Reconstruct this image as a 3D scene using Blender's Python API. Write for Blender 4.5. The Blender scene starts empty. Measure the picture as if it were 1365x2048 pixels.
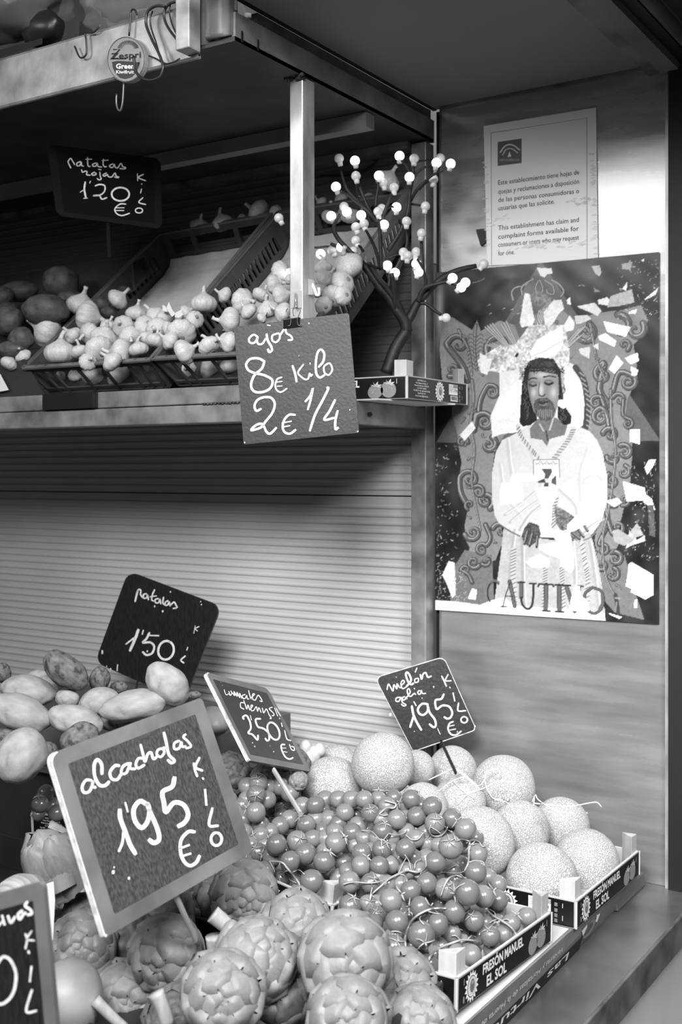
import bpy, bmesh, math, random
import numpy as np
from mathutils import Vector, Matrix, noise
random.seed(7)
S = bpy.context.scene
COL = S.collection
# ---------------------------------------------------------------- camera
F, CX, YH, YAW, CZ = 2283.0, 682.5, 945.0, math.radians(32.74), 1.60
cam_d = bpy.data.cameras.new('camera'); cam = bpy.data.objects.new('camera', cam_d); COL.objects.link(cam)
cam.location = (0, 0, CZ); cam.rotation_euler = (math.pi/2, 0, YAW)
cam_d.sensor_fit = 'VERTICAL'; cam_d.sensor_height = 36; cam_d.lens = 36*F/2048
cam_d.shift_y = -(1024-YH)/2048; cam_d.clip_start = 0.05; cam_d.clip_end = 60
cam_d.dof.use_dof = True; cam_d.dof.focus_distance = 1.85; cam_d.dof.aperture_fstop = 6.3
S.camera = cam
# ---------------------------------------------------------------- light
w = bpy.data.worlds.new('hall_air'); S.world = w; w.use_nodes = True
w.node_tree.nodes['Background'].inputs[0].default_value = (1, 1, 1, 1)
w.node_tree.nodes['Background'].inputs[1].default_value = 0.05
def area(name, loc, target, sx, sy, power, spread=180):
    l = bpy.data.lights.new(name, 'AREA'); l.shape = 'RECTANGLE'; l.size = sx; l.size_y = sy; l.energy = power; l.spread = math.radians(spread)
    o = bpy.data.objects.new(name, l); COL.objects.link(o); o.location = loc
    o.rotation_euler = (Vector(target)-Vector(loc)).to_track_quat('-Z', 'Y').to_euler(); return o
area('hall_lamp_front', (-0.25, -0.35, 2.65), (-0.75, 1.9, 1.15), 0.9, 0.6, 18.5, 80)
area('side_fill', (0.95, 0.3, 3.2), (-0.8, 1.8, 1.0), 0.8, 0.8, 25, 110)  # added fill from the right, brightens the faces turned that way
area('street_glow', (-2.3, -1.1, 2.95), (-0.70, 2.1, 1.7), 1.9, 0.35, 3.5, 75)
S.view_settings.view_transform = 'Standard'; S.view_settings.look = 'None'
S.view_settings.gamma = 1; S.view_settings.use_curve_mapping = False; S.view_settings.exposure = 0.60
# ---------------------------------------------------------------- helpers
fw = np.array([-math.sin(YAW), math.cos(YAW), 0.]); rt = np.array([math.cos(YAW), math.sin(YAW), 0.]); up = np.array([0, 0, 1.])
O = np.array([0, 0, CZ])
def ray(x, y): return fw + rt*(x-CX)/F - up*(y-YH)/F
def onX(x, y, X): r = ray(x, y); return O + r*(X/r[0])
def onY(x, y, Y): r = ray(x, y); return O + r*(Y/r[1])
def onZ(x, y, Z): r = ray(x, y); return O + r*((Z-CZ)/r[2])
def onD(x, y, d): return O + ray(x, y)*d
def onP(x, y, P0, n): r = ray(x, y); return O + r*(np.dot(np.array(P0)-O, n)/np.dot(r, n))
def dep(p): return float((np.array(p)-O) @ fw)
def proj(P):
    v = np.atleast_2d(P)-O; d = v@fw; return CX+F*(v@rt)/d, YH-F*v[:, 2]/d
def lin(v): return v/12.92 if v <= 0.04045 else ((v+0.055)/1.055)**2.4
MATS = {}
def mat(name, v, rough=0.6, metal=0.0, var=0.0, vs=8, stretch=(1, 1, 1), bump=0.0, bs=60, bstretch=(1, 1, 1), spec=0.5, emit=0, trans=0, alpha=1, coat=0, spots=None, voro=0, vscale=40, sss=0, rvar=0):
    """procedural material: grey value v (sRGB), noise variation, optional bump"""
    if name in MATS: return MATS[name]
    m = bpy.data.materials.new(name); m.use_nodes = True; nt = m.node_tree; N = nt.nodes; L = nt.links
    b = N['Principled BSDF']; c = lin(v)
    b.inputs['Base Color'].default_value = (c, c, c, 1); b.inputs['Roughness'].default_value = rough
    b.inputs['Metallic'].default_value = metal; b.inputs['Specular IOR Level'].default_value = spec
    tc = N.new('ShaderNodeTexCoord')
    def mp(st):
        q = N.new('ShaderNodeMapping'); q.inputs['Scale'].default_value = st; L.new(tc.outputs['Object'], q.inputs[0]); return q
    if var or spots:
        nz = N.new('ShaderNodeTexNoise'); nz.inputs['Scale'].default_value = vs; nz.inputs['Detail'].default_value = 6
        L.new(mp(stretch).outputs[0], nz.inputs['Vector'])
        cr = N.new('ShaderNodeValToRGB'); L.new(nz.outputs[0], cr.inputs[0])
        lo, hi = lin(max(0, v-var)), lin(min(1, v+var))
        if spots:
            sl, pos = spots; sc = lin(sl)
            cr.color_ramp.elements[0].position = pos-0.06; cr.color_ramp.elements[0].color = (sc, sc, sc, 1)
            cr.color_ramp.elements[1].position = pos+0.02; cr.color_ramp.elements[1].color = (lo, lo, lo, 1)
            e = cr.color_ramp.elements.new(0.8); e.color = (hi, hi, hi, 1)
        else:
            cr.color_ramp.elements[0].position = 0.3; cr.color_ramp.elements[0].color = (lo, lo, lo, 1)
            cr.color_ramp.elements[1].position = 0.7; cr.color_ramp.elements[1].color = (hi, hi, hi, 1)
        L.new(cr.outputs[0], b.inputs['Base Color'])
        if rvar:
            mr = N.new('ShaderNodeMapRange'); mr.inputs['To Min'].default_value = rough-rvar; mr.inputs['To Max'].default_value = rough+rvar
            L.new(nz.outputs[0], mr.inputs[0]); L.new(mr.outputs[0], b.inputs['Roughness'])
    if bump:
        if voro:
            t = N.new('ShaderNodeTexVoronoi'); t.feature = 'DISTANCE_TO_EDGE'; t.inputs['Scale'].default_value = vscale
            nn = N.new('ShaderNodeTexNoise'); nn.inputs['Scale'].default_value = vscale*0.6
            L.new(mp(bstretch).outputs[0], nn.inputs['Vector'])
            mx = N.new('ShaderNodeMixRGB'); mx.inputs[0].default_value = 0.12; L.new(tc.outputs['Object'], mx.inputs[1]); L.new(nn.outputs[1], mx.inputs[2])
            L.new(mx.outputs[0], t.inputs['Vector'])
            mr = N.new('ShaderNodeMapRange'); mr.inputs['From Max'].default_value = 0.12; mr.inputs['To Min'].default_value = 1; mr.inputs['To Max'].default_value = 0
            L.new(t.outputs[0], mr.inputs[0]); src = mr.outputs[0]
        else:
            t = N.new('ShaderNodeTexNoise'); t.inputs['Scale'].default_value = bs; t.inputs['Detail'].default_value = 4
            L.new(mp(bstretch).outputs[0], t.inputs['Vector']); src = t.outputs[0]
        bp = N.new('ShaderNodeBump'); bp.inputs['Strength'].default_value = bump; bp.inputs['Distance'].default_value = 0.002
        L.new(src, bp.inputs['Height']); L.new(bp.outputs[0], b.inputs['Normal'])
    if emit:
        b.inputs['Emission Color'].default_value = (1, 1, 1, 1); b.inputs['Emission Strength'].default_value = emit
    if trans: b.inputs['Transmission Weight'].default_value = trans; b.inputs['IOR'].default_value = 1.2
    if alpha < 1: b.inputs['Alpha'].default_value = alpha
    if coat: b.inputs['Coat Weight'].default_value = coat; b.inputs['Coat Roughness'].default_value = 0.08
    if sss:
        b.inputs['Subsurface Weight'].default_value = sss; b.inputs['Subsurface Radius'].default_value = (1, 1, 1); b.inputs['Subsurface Scale'].default_value = 0.004
    MATS[name] = m; return m
def shade(v, rough=0.7):
    v = round(v, 2); return mat('ink_%03d' % int(v*100), v, rough)

class MB:
    def __init__(s): s.v = []; s.f = []; s.m = []
    def add(s, vs, fs, mi=0):
        o = len(s.v); s.v += [tuple(map(float, p)) for p in vs]; s.f += [tuple(o+i for i in f) for f in fs]; s.m += [mi]*len(fs); return s
    def box(s, a, b, M=None, mi=0):
        x0, y0, z0 = a; x1, y1, z1 = b
        vs = [(x0, y0, z0), (x1, y0, z0), (x1, y1, z0), (x0, y1, z0), (x0, y0, z1), (x1, y0, z1), (x1, y1, z1), (x0, y1, z1)]
        if M is not None: vs = [M @ Vector(p) for p in vs]
        return s.add(vs, [(3, 2, 1, 0), (4, 5, 6, 7), (0, 1, 5, 4), (1, 2, 6, 5), (2, 3, 7, 6), (3, 0, 4, 7)], mi)
    def hexa(s, bot, top, mi=0):
        n = len(bot); vs = list(bot)+list(top)
        fs = [tuple(range(n))[::-1], tuple(range(n, 2*n))]+[(i, (i+1) % n, n+(i+1) % n, n+i) for i in range(n)]
        return s.add(vs, fs, mi)
    def tube(s, pts, rad, n=8, mi=0, flat=1.0):
        pts = [Vector(p) for p in pts]; k = len(pts); rad = rad if hasattr(rad, '__len__') else [rad]*k
        vs = []; prev = None
        for i, p in enumerate(pts):
            t = (pts[min(i+1, k-1)]-pts[max(i-1, 0)]).normalized()
            if t.length < 1e-9: t = Vector((0, 0, 1))
            a = prev if prev is not None else (Vector((0, 0, 1)) if abs(t.z) < 0.9 else Vector((1, 0, 0)))
            x = (a - t*a.dot(t)).normalized(); prev = x; y = t.cross(x)
            for j in range(n):
                q = 2*math.pi*j/n; vs.append(p+(x*math.cos(q)+y*math.sin(q)*flat)*rad[i])
        fs = [(i*n+j, i*n+(j+1) % n, (i+1)*n+(j+1) % n, (i+1)*n+j) for i in range(k-1) for j in range(n)]
        fs += [tuple(range(n))[::-1], tuple(range((k-1)*n, k*n))]
        return s.add(vs, fs, mi)
    def revolve(s, prof, n=24, mi=0, lobes=0, la=0.0):
        vs = []
        for (r, z) in prof:
            for j in range(n):
                q = 2*math.pi*j/n; rr = r*(1+la*(abs(math.cos(lobes*q/2))-0.6)) if lobes else r
                vs.append((rr*math.cos(q), rr*math.sin(q), z))
        k = len(prof)
        fs = [(i*n+j, i*n+(j+1) % n, (i+1)*n+(j+1) % n, (i+1)*n+j) for i in range(k-1) for j in range(n)]
        fs += [tuple(range(n))[::-1], tuple(range((k-1)*n, k*n))]
        return s.add(vs, fs, mi)
    def mesh(s, name, mats, smooth=False):
        me = bpy.data.meshes.new(name); me.from_pydata(s.v, [], s.f)
        for m in (mats if isinstance(mats, (list, tuple)) else [mats]): me.materials.append(m)
        if any(s.m): me.polygons.foreach_set('material_index', s.m)
        if smooth: me.polygons.foreach_set('use_smooth', [True]*len(me.polygons))
        me.update(); return me
    def build(s, name, mats, parent=None, smooth=False, bevel=0, **kw):
        me = s.mesh(name, mats, smooth)
        if not kw.pop('noflip', False):
            bm = bmesh.new(); bm.from_mesh(me); bmesh.ops.recalc_face_normals(bm, faces=bm.faces); bm.to_mesh(me); bm.free()
        o = bpy.data.objects.new(name, me); COL.objects.link(o)
        if bevel:
            b = o.modifiers.new('b', 'BEVEL'); b.width = bevel; b.segments = 2; b.limit_method = 'ANGLE'
        if parent is not None: adopt(o, parent)
        for k, v in kw.items(): o[k] = v
        return o
def adopt(o, parent):
    o.parent = parent
    M = Matrix.Translation(parent.location)
    p = parent
    while p.parent is not None: p = p.parent
    o.matrix_parent_inverse = (rootM(parent)).inverted()
def rootM(p):
    M = p.matrix_basis.copy()
    if p.parent is not None: M = rootM(p.parent) @ p.matrix_parent_inverse @ M
    return M
def tag(o, label, cat, group=None):
    o['label'] = label; o['category'] = cat
    if group: o['group'] = group
    return o
def empty(name, loc, label=None, cat=None, group=None, struct=False):
    o = bpy.data.objects.new(name, None); COL.objects.link(o); o.location = Vector(loc); o.empty_display_size = 0.02
    if struct: o['kind'] = 'structure'
    if label: o['label'] = label
    if cat: o['category'] = cat
    if group: o['group'] = group
    return o
def Z(tile, pts):
    ox, oy, s = tile; return [(ox+x/s, oy+y/s) for x, y in pts]
def smooth_line(pts, k=5):
    if len(pts) < 3: return [np.array(p, float) for p in pts]
    P = [np.array(p, float) for p in pts]; P = [2*P[0]-P[1]]+P+[2*P[-1]-P[-2]]; out = []
    for i in range(1, len(P)-2):
        for j in range(k):
            t = j/k; a, b, c, d = P[i-1:i+3]
            out.append(0.5*((2*b)+(-a+c)*t+(2*a-5*b+4*c-d)*t*t+(-a+3*b-3*c+d)*t**3))
    out.append(P[-2]); return out
class Flat:
    """flat print: 2-D polygons in several greys, mapped on a surface by fn(u, v, layer)"""
    def __init__(s): s.p = []
    def poly(s, pts, v, layer=0): s.p.append(([tuple(q) for q in pts], [tuple(range(len(pts)))], v, layer)); return s
    def stroke(s, pts, wd, v, layer=1, k=5, taper=False):
        P = smooth_line(pts, k); n = len(P); L = []; R = []
        for i in range(n):
            t = P[min(i+1, n-1)]-P[max(i-1, 0)] if n > 1 else np.array([1, 0.]); t = np.array(t, float)
            t /= (np.linalg.norm(t)+1e-9); q = np.array([-t[1], t[0]])
            ww = wd/2*(1.0 if not taper else (0.35+0.65*math.sin(math.pi*min(1, max(0, i/(n-1)))))) 
            pp = np.array(P[i], float)
            if i == 0: pp = pp - t*wd*0.3; ww *= 0.75
            if i == n-1: pp = pp + t*wd*0.3; ww *= 0.75
            L.append(pp+q*ww); R.append(pp-q*ww)
        vs = L+R; s.p.append(([tuple(a) for a in vs], [(i, i+1, n+i+1, n+i) for i in range(n-1)], v, layer)); return s
    def ell(s, c, rx, ry, v, layer=0, n=20, a0=0, rot=0):
        cr, sr = math.cos(rot), math.sin(rot)
        return s.poly([(c[0]+rx*math.cos(2*math.pi*i/n)*cr-ry*math.sin(2*math.pi*i/n)*sr, c[1]+rx*math.cos(2*math.pi*i/n)*sr+ry*math.sin(2*math.pi*i/n)*cr) for i in range(n)], v, layer)
    def text(s, string, fn2, v, layer=1, bold=0.0, space=1.0):
        """fn2 maps normalised (0..1, 0..1) text box to 2-D"""
        vs, fs = text_geo(string, bold, space); s.p.append(([fn2(a, b) for a, b in vs], fs, v, layer)); return s
    def build(s, name, fn, parent, rough=0.7, lift=0.00025, base=0.0004, mats=None):
        mb = MB(); sh = []; 
        for vs, fs, v, layer in s.p:
            v = round(v, 2)
            if v not in sh: sh.append(v)
            mb.add([fn(a, b, base+lift*layer) for a, b in vs], fs, sh.index(v))
        return mb.build(name, [shade(v, rough) for v in sh], parent, noflip=True)
_tg = {}
def text_geo(string, bold=0.0, space=1.0):
    key = (string, bold, space)
    if key in _tg: return _tg[key]
    c = bpy.data.curves.new('t', 'FONT'); c.body = string; c.offset = bold; c.space_character = space; c.resolution_u = 2
    o = bpy.data.objects.new('t', c); COL.objects.link(o)
    dg = bpy.context.evaluated_depsgraph_get(); dg.update()
    me = bpy.data.meshes.new_from_object(o.evaluated_get(dg))
    vs = [(v.co.x, v.co.y) for v in me.vertices]; fs = [tuple(p.vertices) for p in me.polygons]
    bpy.data.objects.remove(o); bpy.data.curves.remove(c); bpy.data.meshes.remove(me)
    xs = [a for a, b in vs]; x0, x1 = min(xs), max(xs)
    vs = [((a-x0)/(x1-x0), b/0.7) for a, b in vs]      # v: baseline 0, capital height 1
    _tg[key] = (vs, fs); return _tg[key]
def para(c, d1):
    """corners of a parallelogram seen at four pixels, the first at depth d1"""
    r = [ray(*p) for p in c]; M = np.array([r[1], -r[2], r[3]]).T; s = np.linalg.solve(M, r[0]*d1)
    return [O+r[0]*d1]+[O+r[i+1]*s[i] for i in range(3)]
def settle(items, it=60, keep=0.93, dr=None):
    """push overlapping round things apart in depth (pixels x,y,r and depth d)"""
    n = len(items); r = np.array([ray(a[0], a[1]) for a in items]); d = np.array([a[3] for a in items], float); pr = np.array([a[2] for a in items], float)
    d0 = d.copy()
    for _ in range(it):
        P = O+r*d[:, None]; R = pr*d/F
        for i in range(n):
            v = P-P[i]; dist = np.linalg.norm(v, axis=1); ov = (R+R[i])*keep-dist; ov[i] = -1
            for j in np.where(ov > 0.0005)[0]:
                s = 1 if d[j] >= d[i] else -1
                lat = math.sqrt(max(0, dist[j]**2-(d[j]-d[i])**2)); need = math.sqrt(max(0, ((R[i]+R[j])*keep)**2-lat*lat))
                e = (need-abs(d[j]-d[i]))*0.25
                if e > 0: d[j] += s*e; d[i] -= s*e
        if dr: d = np.clip(d, d0-dr, d0+dr)
    return [(O+r[i]*d[i], pr[i]*d[i]/F) for i in range(n)]
# ================================================================ the setting
M_rib = mat('ribbed_plastic', 0.70, 0.42, var=0.03, vs=3, bump=0.15, bs=150)
M_steel = mat('brushed_steel', 0.66, 0.27, metal=0.68, var=0.07, vs=5, stretch=(1, 1, 8), bump=0.25, bs=9, rvar=0.08)
M_steel2 = mat('worn_steel', 0.70, 0.38, metal=0.5, var=0.14, vs=30, stretch=(1, 1, 0.3), bump=0.3, bs=25, rvar=0.1)
M_steel3 = mat('dull_steel', 0.42, 0.45, metal=0.5, var=0.10, vs=18, bump=0.2, bs=30)
M_steel4 = mat('rail_steel', 0.50, 0.42, metal=0.45, var=0.10, vs=22, stretch=(1, 1, 1), bump=0.25, bs=25, rvar=0.08)
M_dark = mat('dark_paint', 0.10, 0.5, var=0.02)
M_black = mat('black_gap', 0.04, 0.6)
M_soffit = mat('soffit_paint', 0.42, 0.55, var=0.015, vs=2)
M_floor = mat('pale_floor', 0.80, 0.5, var=0.03, vs=6)
M_board = mat('dark_shelf_board', 0.2, 0.5, metal=0.2, var=0.05, vs=12)
M_count = mat('counter_steel', 0.48, 0.36, metal=0.7, var=0.08, vs=7, bump=0.15, bs=40, rvar=0.08)
wb = empty('wall_back', (-2.2, 2.1, 0.83), struct=True)
def ribbed(z0, z1, nm='panel'):
    mb = MB(); pitch = 0.0178; z = z0; prof = []
    prof.append((0.0, z0))
    k = 0
    while z + pitch < z1-0.004:
        zz = z+0.004
        for a, b in ((0.0, 0.0), (0.30, 0.0), (0.38, 0.0016), (0.50, 0.0026), (0.66, 0.0026), (0.78, 0.0016), (0.86, 0.0)):
            prof.append((b, zz+a*pitch))
        z += pitch
    prof.append((0.0, z1))
    xs = (-3.4, -1.154); vs = []; fs = []
    for x in xs:
        for b, zz in prof: vs.append((x, 2.10-b, zz))
    n = len(prof); vs += [(-3.4, 2.115, z0), (-3.4, 2.115, z1), (-1.154, 2.115, z0), (-1.154, 2.115, z1)]
    for i in range(n-1): fs.append((i, i+1, n+i+1, n+i))
    q = 2*n; fs += [(q, q+1, q+3, q+2), (0, n, q+2, q), (n-1, q+1, q+3, 2*n-1)]
    mb.add(vs, fs); return mb.build(nm, M_rib, wb)
ribbed(0.80, 1.5485); ribbed(1.5515, 1.735)
M_rib = mat('ribbed_plastic_shaded', 0.30, 0.5, var=0.03, vs=3, bump=0.15, bs=150)  # darker copy of the rib colour, paints in the shade under the top shelf
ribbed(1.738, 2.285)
MB().box((-3.4, 2.112, 0.80), (-1.15, 2.125, 2.285)).build('backing', M_black, wb)
up_w = MB().box((-3.6, 2.9, 2.2), (-1.0, 2.92, 3.6)).build('wall_upper', mat('upper_wall', 0.62, 0.7, var=0.05), kind='structure')
# steel side panel, parallel to the back wall
wr = empty('wall_right', (-0.87, 2.1, 0.835), struct=True)
MB().box((-1.104, 2.10, 0.835), (-0.630, 2.108, 2.352)).build('panel', M_steel, wr)
MB().box((-0.634, 2.090, 0.835), (-0.628, 2.108, 2.33)).build('edge_fold', M_steel2, wr)
MB().box((-1.121, 2.112, 0.835), (-0.628, 2.12, 2.352)).build('backing', M_black, wr)
MB().box((-1.106, 2.097, 0.835), (-1.103, 2.104, 2.352)).build('seam', M_steel3, wr)
MB().box((-0.628, 2.13, 0.0), (1.6, 2.15, 3.4)).build('wall_side', mat('dark_hall', 0.07, 0.7, var=0.02), kind='structure')
t1 = empty('trim_1', (-0.61, 1.6, 2.33), struct=True)
MB().box((-0.668, 0.7, 2.338), (-0.642, 2.112, 2.368)).build('fascia', mat('dirty_fascia', 0.33, 0.55, var=0.10, vs=14, bump=0.3), t1)
MB().box((-0.642, 0.7, 2.336), (-0.608, 2.112, 2.350)).build('channel', mat('channel_grey', 0.37, 0.5, var=0.04), t1)
MB().box((-0.608, 0.7, 2.350), (-0.585, 2.112, 2.40)).build('recess', M_black, t1)
MB().tube([(-0.572, 0.7, 2.358), (-0.572, 2.112, 2.358)], 0.013, 12).build('roller_tube', mat('tube_grey', 0.42, 0.4, metal=0.4, var=0.12, vs=9), t1, smooth=True)
MB().box((-0.556, 0.7, 2.36), (-0.2, 2.112, 2.42)).build('housing', M_black, t1)
MB().box((-0.627, 2.085, 0.6), (-0.600, 2.13, 2.34)).build('trim_2', M_black, kind='structure')
MB().box((-1.1275, 1.33, 2.3545), (-1.1195, 2.11, 2.376)).build('gap_shade', M_black, kind='structure')  # black cover added to paint in the dark gap at the ceiling edge
MB().box((-1.119, 1.33, 2.356), (-0.669, 2.109, 2.370)).build('ceiling', M_soffit, kind='structure')
MB().box((-1.104, 2.094, 2.349), (-0.67, 2.0995, 2.3555)).build('trim_3', M_steel3, kind='structure')
MB().box((-4, -3, -0.02), (3, 2.95, 0)).build('floor', M_floor, kind='structure')
# counter
ct = tag(empty('counter', (-1.6, 1.3, 0.0)), 'steel topped market counter below all the crates', 'counter')
MB().box((-3.3, 0.35, 0.823), (-0.574, 2.098, 0.835)).build('worktop', M_count, ct)
MB().box((-0.574, 0.35, 0.782), (-0.568, 2.098, 0.8365)).build('edge_strip', M_steel3, ct, bevel=0.0015)
MB().box((-3.2, 0.45, 0.0), (-0.62, 2.09, 0.822)).build('base', M_dark, ct)
MB().box((-0.6195, 0.45, 0.0), (-0.600, 2.085, 0.815)).build('cladding', mat('cladding_pale', 0.74, 0.5, var=0.03, vs=6), ct)
# shelving
sf = tag(empty('shelf_frame', (-1.13, 1.8, 0.835)), 'two tier welded steel shelving with square posts at the ribbed wall', 'shelving')
MB().box((-1.148, 1.62, 1.758), (-1.12, 1.657, 2.283)).build('post', M_steel2, sf, bevel=0.002)
MB().box((-1.155, 2.064, 0.836), (-1.12, 2.099, 2.28)).build('post', M_steel4, sf, bevel=0.002)
MB().box((-3.3, 1.612, 1.690), (-1.12, 1.655, 1.7235)).build('rail', M_steel4, sf, bevel=0.002)
MB().box((-3.3, 1.618, 1.7255), (-1.12, 1.655, 1.757)).build('rail', M_steel4, sf, bevel=0.002)
MB().box((-1.150, 1.656, 1.690), (-1.12, 2.062, 1.733)).build('rail', M_steel4, sf, bevel=0.002)
MB().box((-3.3, 1.656, 1.7275), (-1.151, 2.062, 1.7330)).build('shelf_board', M_board, sf)
MB().box((-3.3, 1.430, 2.284), (-1.12, 2.095, 2.292)).build('shelf_board', M_board, sf)
lp = MB(); lp.box((-3.3, 1.424, 2.273), (-1.19, 1.429, 2.356)); lp.tube([(-3.3, 1.428, 2.357), (-1.19, 1.428, 2.357)], 0.004, 8); lp.tube([(-3.3, 1.428, 2.272), (-1.19, 1.428, 2.272)], 0.004, 8)
lp.build('shelf_lip', mat('bright_steel', 0.60, 0.34, metal=0.6, var=0.12, vs=14, bump=0.3, bs=25, rvar=0.1), sf)
MB().tube([(-1.182, 1.438, 2.29), (-1.182, 1.438, 2.9)], 0.012, 14).build('rolled_edge', M_steel3, sf, smooth=True)
MB().tube([(-1.150, 1.434, 2.295), (-1.150, 1.434, 2.9)], 0.026, 20).build('end_cap', mat('bright_steel2', 0.62, 0.25, metal=0.6, var=0.1, vs=20), sf, smooth=True)
MB().box((-1.213, 1.395, 2.276), (-1.184, 1.424, 2.9)).build('hanging_post', mat('pale_steel', 0.60, 0.35, metal=0.4, var=0.1, vs=25), sf, bevel=0.002)
MB().box((-1.127, 1.432, 2.285), (-1.12, 2.10, 2.331)).build('beam', mat('stained_beam', 0.46, 0.5, metal=0.25, var=0.10, vs=16, bump=0.25), sf)
MB().box((-1.140, 1.50, 2.331), (-1.128, 2.10, 2.354)).build('angle_iron', mat('dark_angle', 0.36, 0.55, metal=0.2, var=0.1, vs=14), sf)
MB().box((-3.3, 1.842, 2.255), (-1.128, 1.872, 2.283)).build('beam', mat('beam_grey', 0.50, 0.5, metal=0.3, var=0.05), sf)
MB().box((-3.3, 2.050, 2.268), (-1.156, 2.090, 2.283)).build('angle_iron', M_steel3, sf)
wd = MB()
rr = random.Random(3)
for cx in (-1.147, -1.125):
    for i in range(7): wd.tube([(cx+rr.uniform(-.008, .008), 1.615+rr.uniform(0, .01), 2.285+rr.uniform(-.006, .004)), (cx+rr.uniform(-.008, .008), 1.613, 2.284+rr.uniform(-.006, .004))], 0.0035, 6)
for i in range(14):
    x = -1.335+i*0.0085; wd.tube([(x, 1.6115, 1.7245+rr.uniform(-.001, .001)), (x+0.006, 1.6105, 1.7245)], 0.0022, 6)
wd.build('weld_bead', mat('weld', 0.22, 0.5, metal=0.4, var=0.1, vs=80), sf, smooth=True)['kind'] = 'stuff'
MB().tube([onX(739, 829, -1.1195), onX(741, 829, -1.116)], 0.0045, 12).build('bolt', M_black, sf)
bt = MB()
for x0 in (484, 516):
    a = onX(x0, 70 if x0 < 500 else 84, -1.1195); bt.box((-1.1195, a[1]-0.002, 2.287), (-1.1185, a[1]+0.002, 2.305))
bt.build('slot', M_black, sf)
a = onY(90, 806, 1.6115); b = onY(192, 800, 1.6115)
MB().box((a[0], 1.604, 1.7255), (b[0], 1.6175, 1.7575)).build('black_clip', mat('black_plastic', 0.07, 0.4, var=0.02), None, bevel=0.001)
tag(bpy.data.objects['black_clip'], 'flat black plastic label holder on the middle shelf rail', 'holder')
# cable on the wall behind the lights
cb = MB(); cb.tube([Vector(onY(x, y, 2.088)) for x, y in smooth_line([(640, 352), (700, 350), (735, 340), (755, 318), (762, 300), (762, 290)], 6)], 0.0025, 8)
tag(cb.build('cable', M_black, smooth=True), 'thin black cable looping on the ribbed wall behind the light tree', 'cable')
# ================================================================ printed paper on the steel panel
Yp = 2.0975
def onpaper(Y): return lambda x, y, l: onY(x, y, Y-l)
nt_ = tag(empty('notice', (-0.885, Yp, 2.02)), 'white framed two language complaint notice taped above the religious poster', 'notice')
f = Flat(); f.poly([(968, 252), (1193, 215), (1197, 523), (975, 531)], 0.84)
MBn = f.build('paper_sheet', onpaper(Yp), nt_, rough=0.28)
f = Flat()
f.stroke([(983, 266), (1174.5, 236), (1175, 522)], 1.1, 0.1, 1, k=1); f.stroke([(983, 266), (984, 529)], 1.1, 0.1, 1, k=1)
f.poly([(996, 284), (1044, 277), (1044, 326), (996, 332)], 0.33, 1)
f.stroke([(1001, 305), (1010, 293), (1020, 289), (1030, 292), (1040, 300)], 2.6, 0.78, 2); f.stroke([(1006, 310), (1012, 300), (1021, 297), (1029, 300), (1036, 306)], 2.2, 0.72, 2)
f.poly([(1020, 303), (1023, 313), (1016, 314)], 0.85, 2)
f.text('JUNTA DE ANDALUCIA', lambda u, v: (1000+39*u, 322.5-1.0*u-4.6*v-4.3*u*0), 0.7, 2)
for s, x0, y0, x1, y1, h in [('Este establecimiento tiene hojas de', 997, 370, 1159, 348.5, 9.5), ('quejas y reclamaciones a disposición', 997, 388, 1159, 367, 9.5),
        ('de las personas consumidoras o', 997, 404.5, 1159, 386, 9.5), ('usuarias que las solicite.', 997, 421, 1110, 407, 9.5),
        ('This establishment has claim and', 997, 460.5, 1158.5, 443.5, 9.5), ('complaint forms available for', 997, 478, 1158.5, 461, 9.5),
        ('consumers or users who may request', 997, 494, 1158.5, 479, 9.5), ('for one.', 997, 511.5, 1030, 508, 9.5)]:
    f.text(s, lambda u, v, a=(x0, y0, x1, y1, h): (a[0]+u*(a[2]-a[0]), a[1]+u*(a[3]-a[1])-v*a[4]), 0.16, 2, bold=0.004)
f.build('printed_text', onpaper(Yp), nt_)
# clear tape shreds: glossy, proud of the sheet
tp = MB(); rr = random.Random(5)
def shard(c, L, W, ang, sp=0.0006):
    pts = []
    for k in range(6):
        q = 2*math.pi*k/6+ang; pts.append((c[0]+L*math.cos(q)*math.cos(ang)*rr.uniform(.6, 1.1)-W*math.sin(q)*math.sin(ang), c[1]+L*math.cos(q)*math.sin(ang)*rr.uniform(.6, 1.1)+W*math.sin(q)*math.cos(ang)))
    return pts
M_tape = mat('clear_tape', 0.9, 0.08, alpha=0.35, bump=1.0, bs=300)
for (x0, y0, x1, y1, n) in ((1135, 405, 1190, 400, 16), (985, 445, 1020, 430, 9), (990, 493, 1180, 488, 34), (1186, 300, 1192, 520, 26), (972, 300, 975, 520, 14)):
    for i in range(n):
        t = rr.random(); c = (x0+(x1-x0)*t+rr.uniform(-3, 3), y0+(y1-y0)*t+rr.uniform(-7, 7)); P = [onY(a, b, Yp-0.0016-rr.uniform(0, .0012)) for a, b in shard(c, rr.uniform(4, 11), rr.uniform(1.2, 3), rr.uniform(-.5, .2))]
        tp.add(P, [tuple(range(6))])
tp.build('tape_strip', M_tape, nt_, noflip=True)['kind'] = 'stuff'
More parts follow.
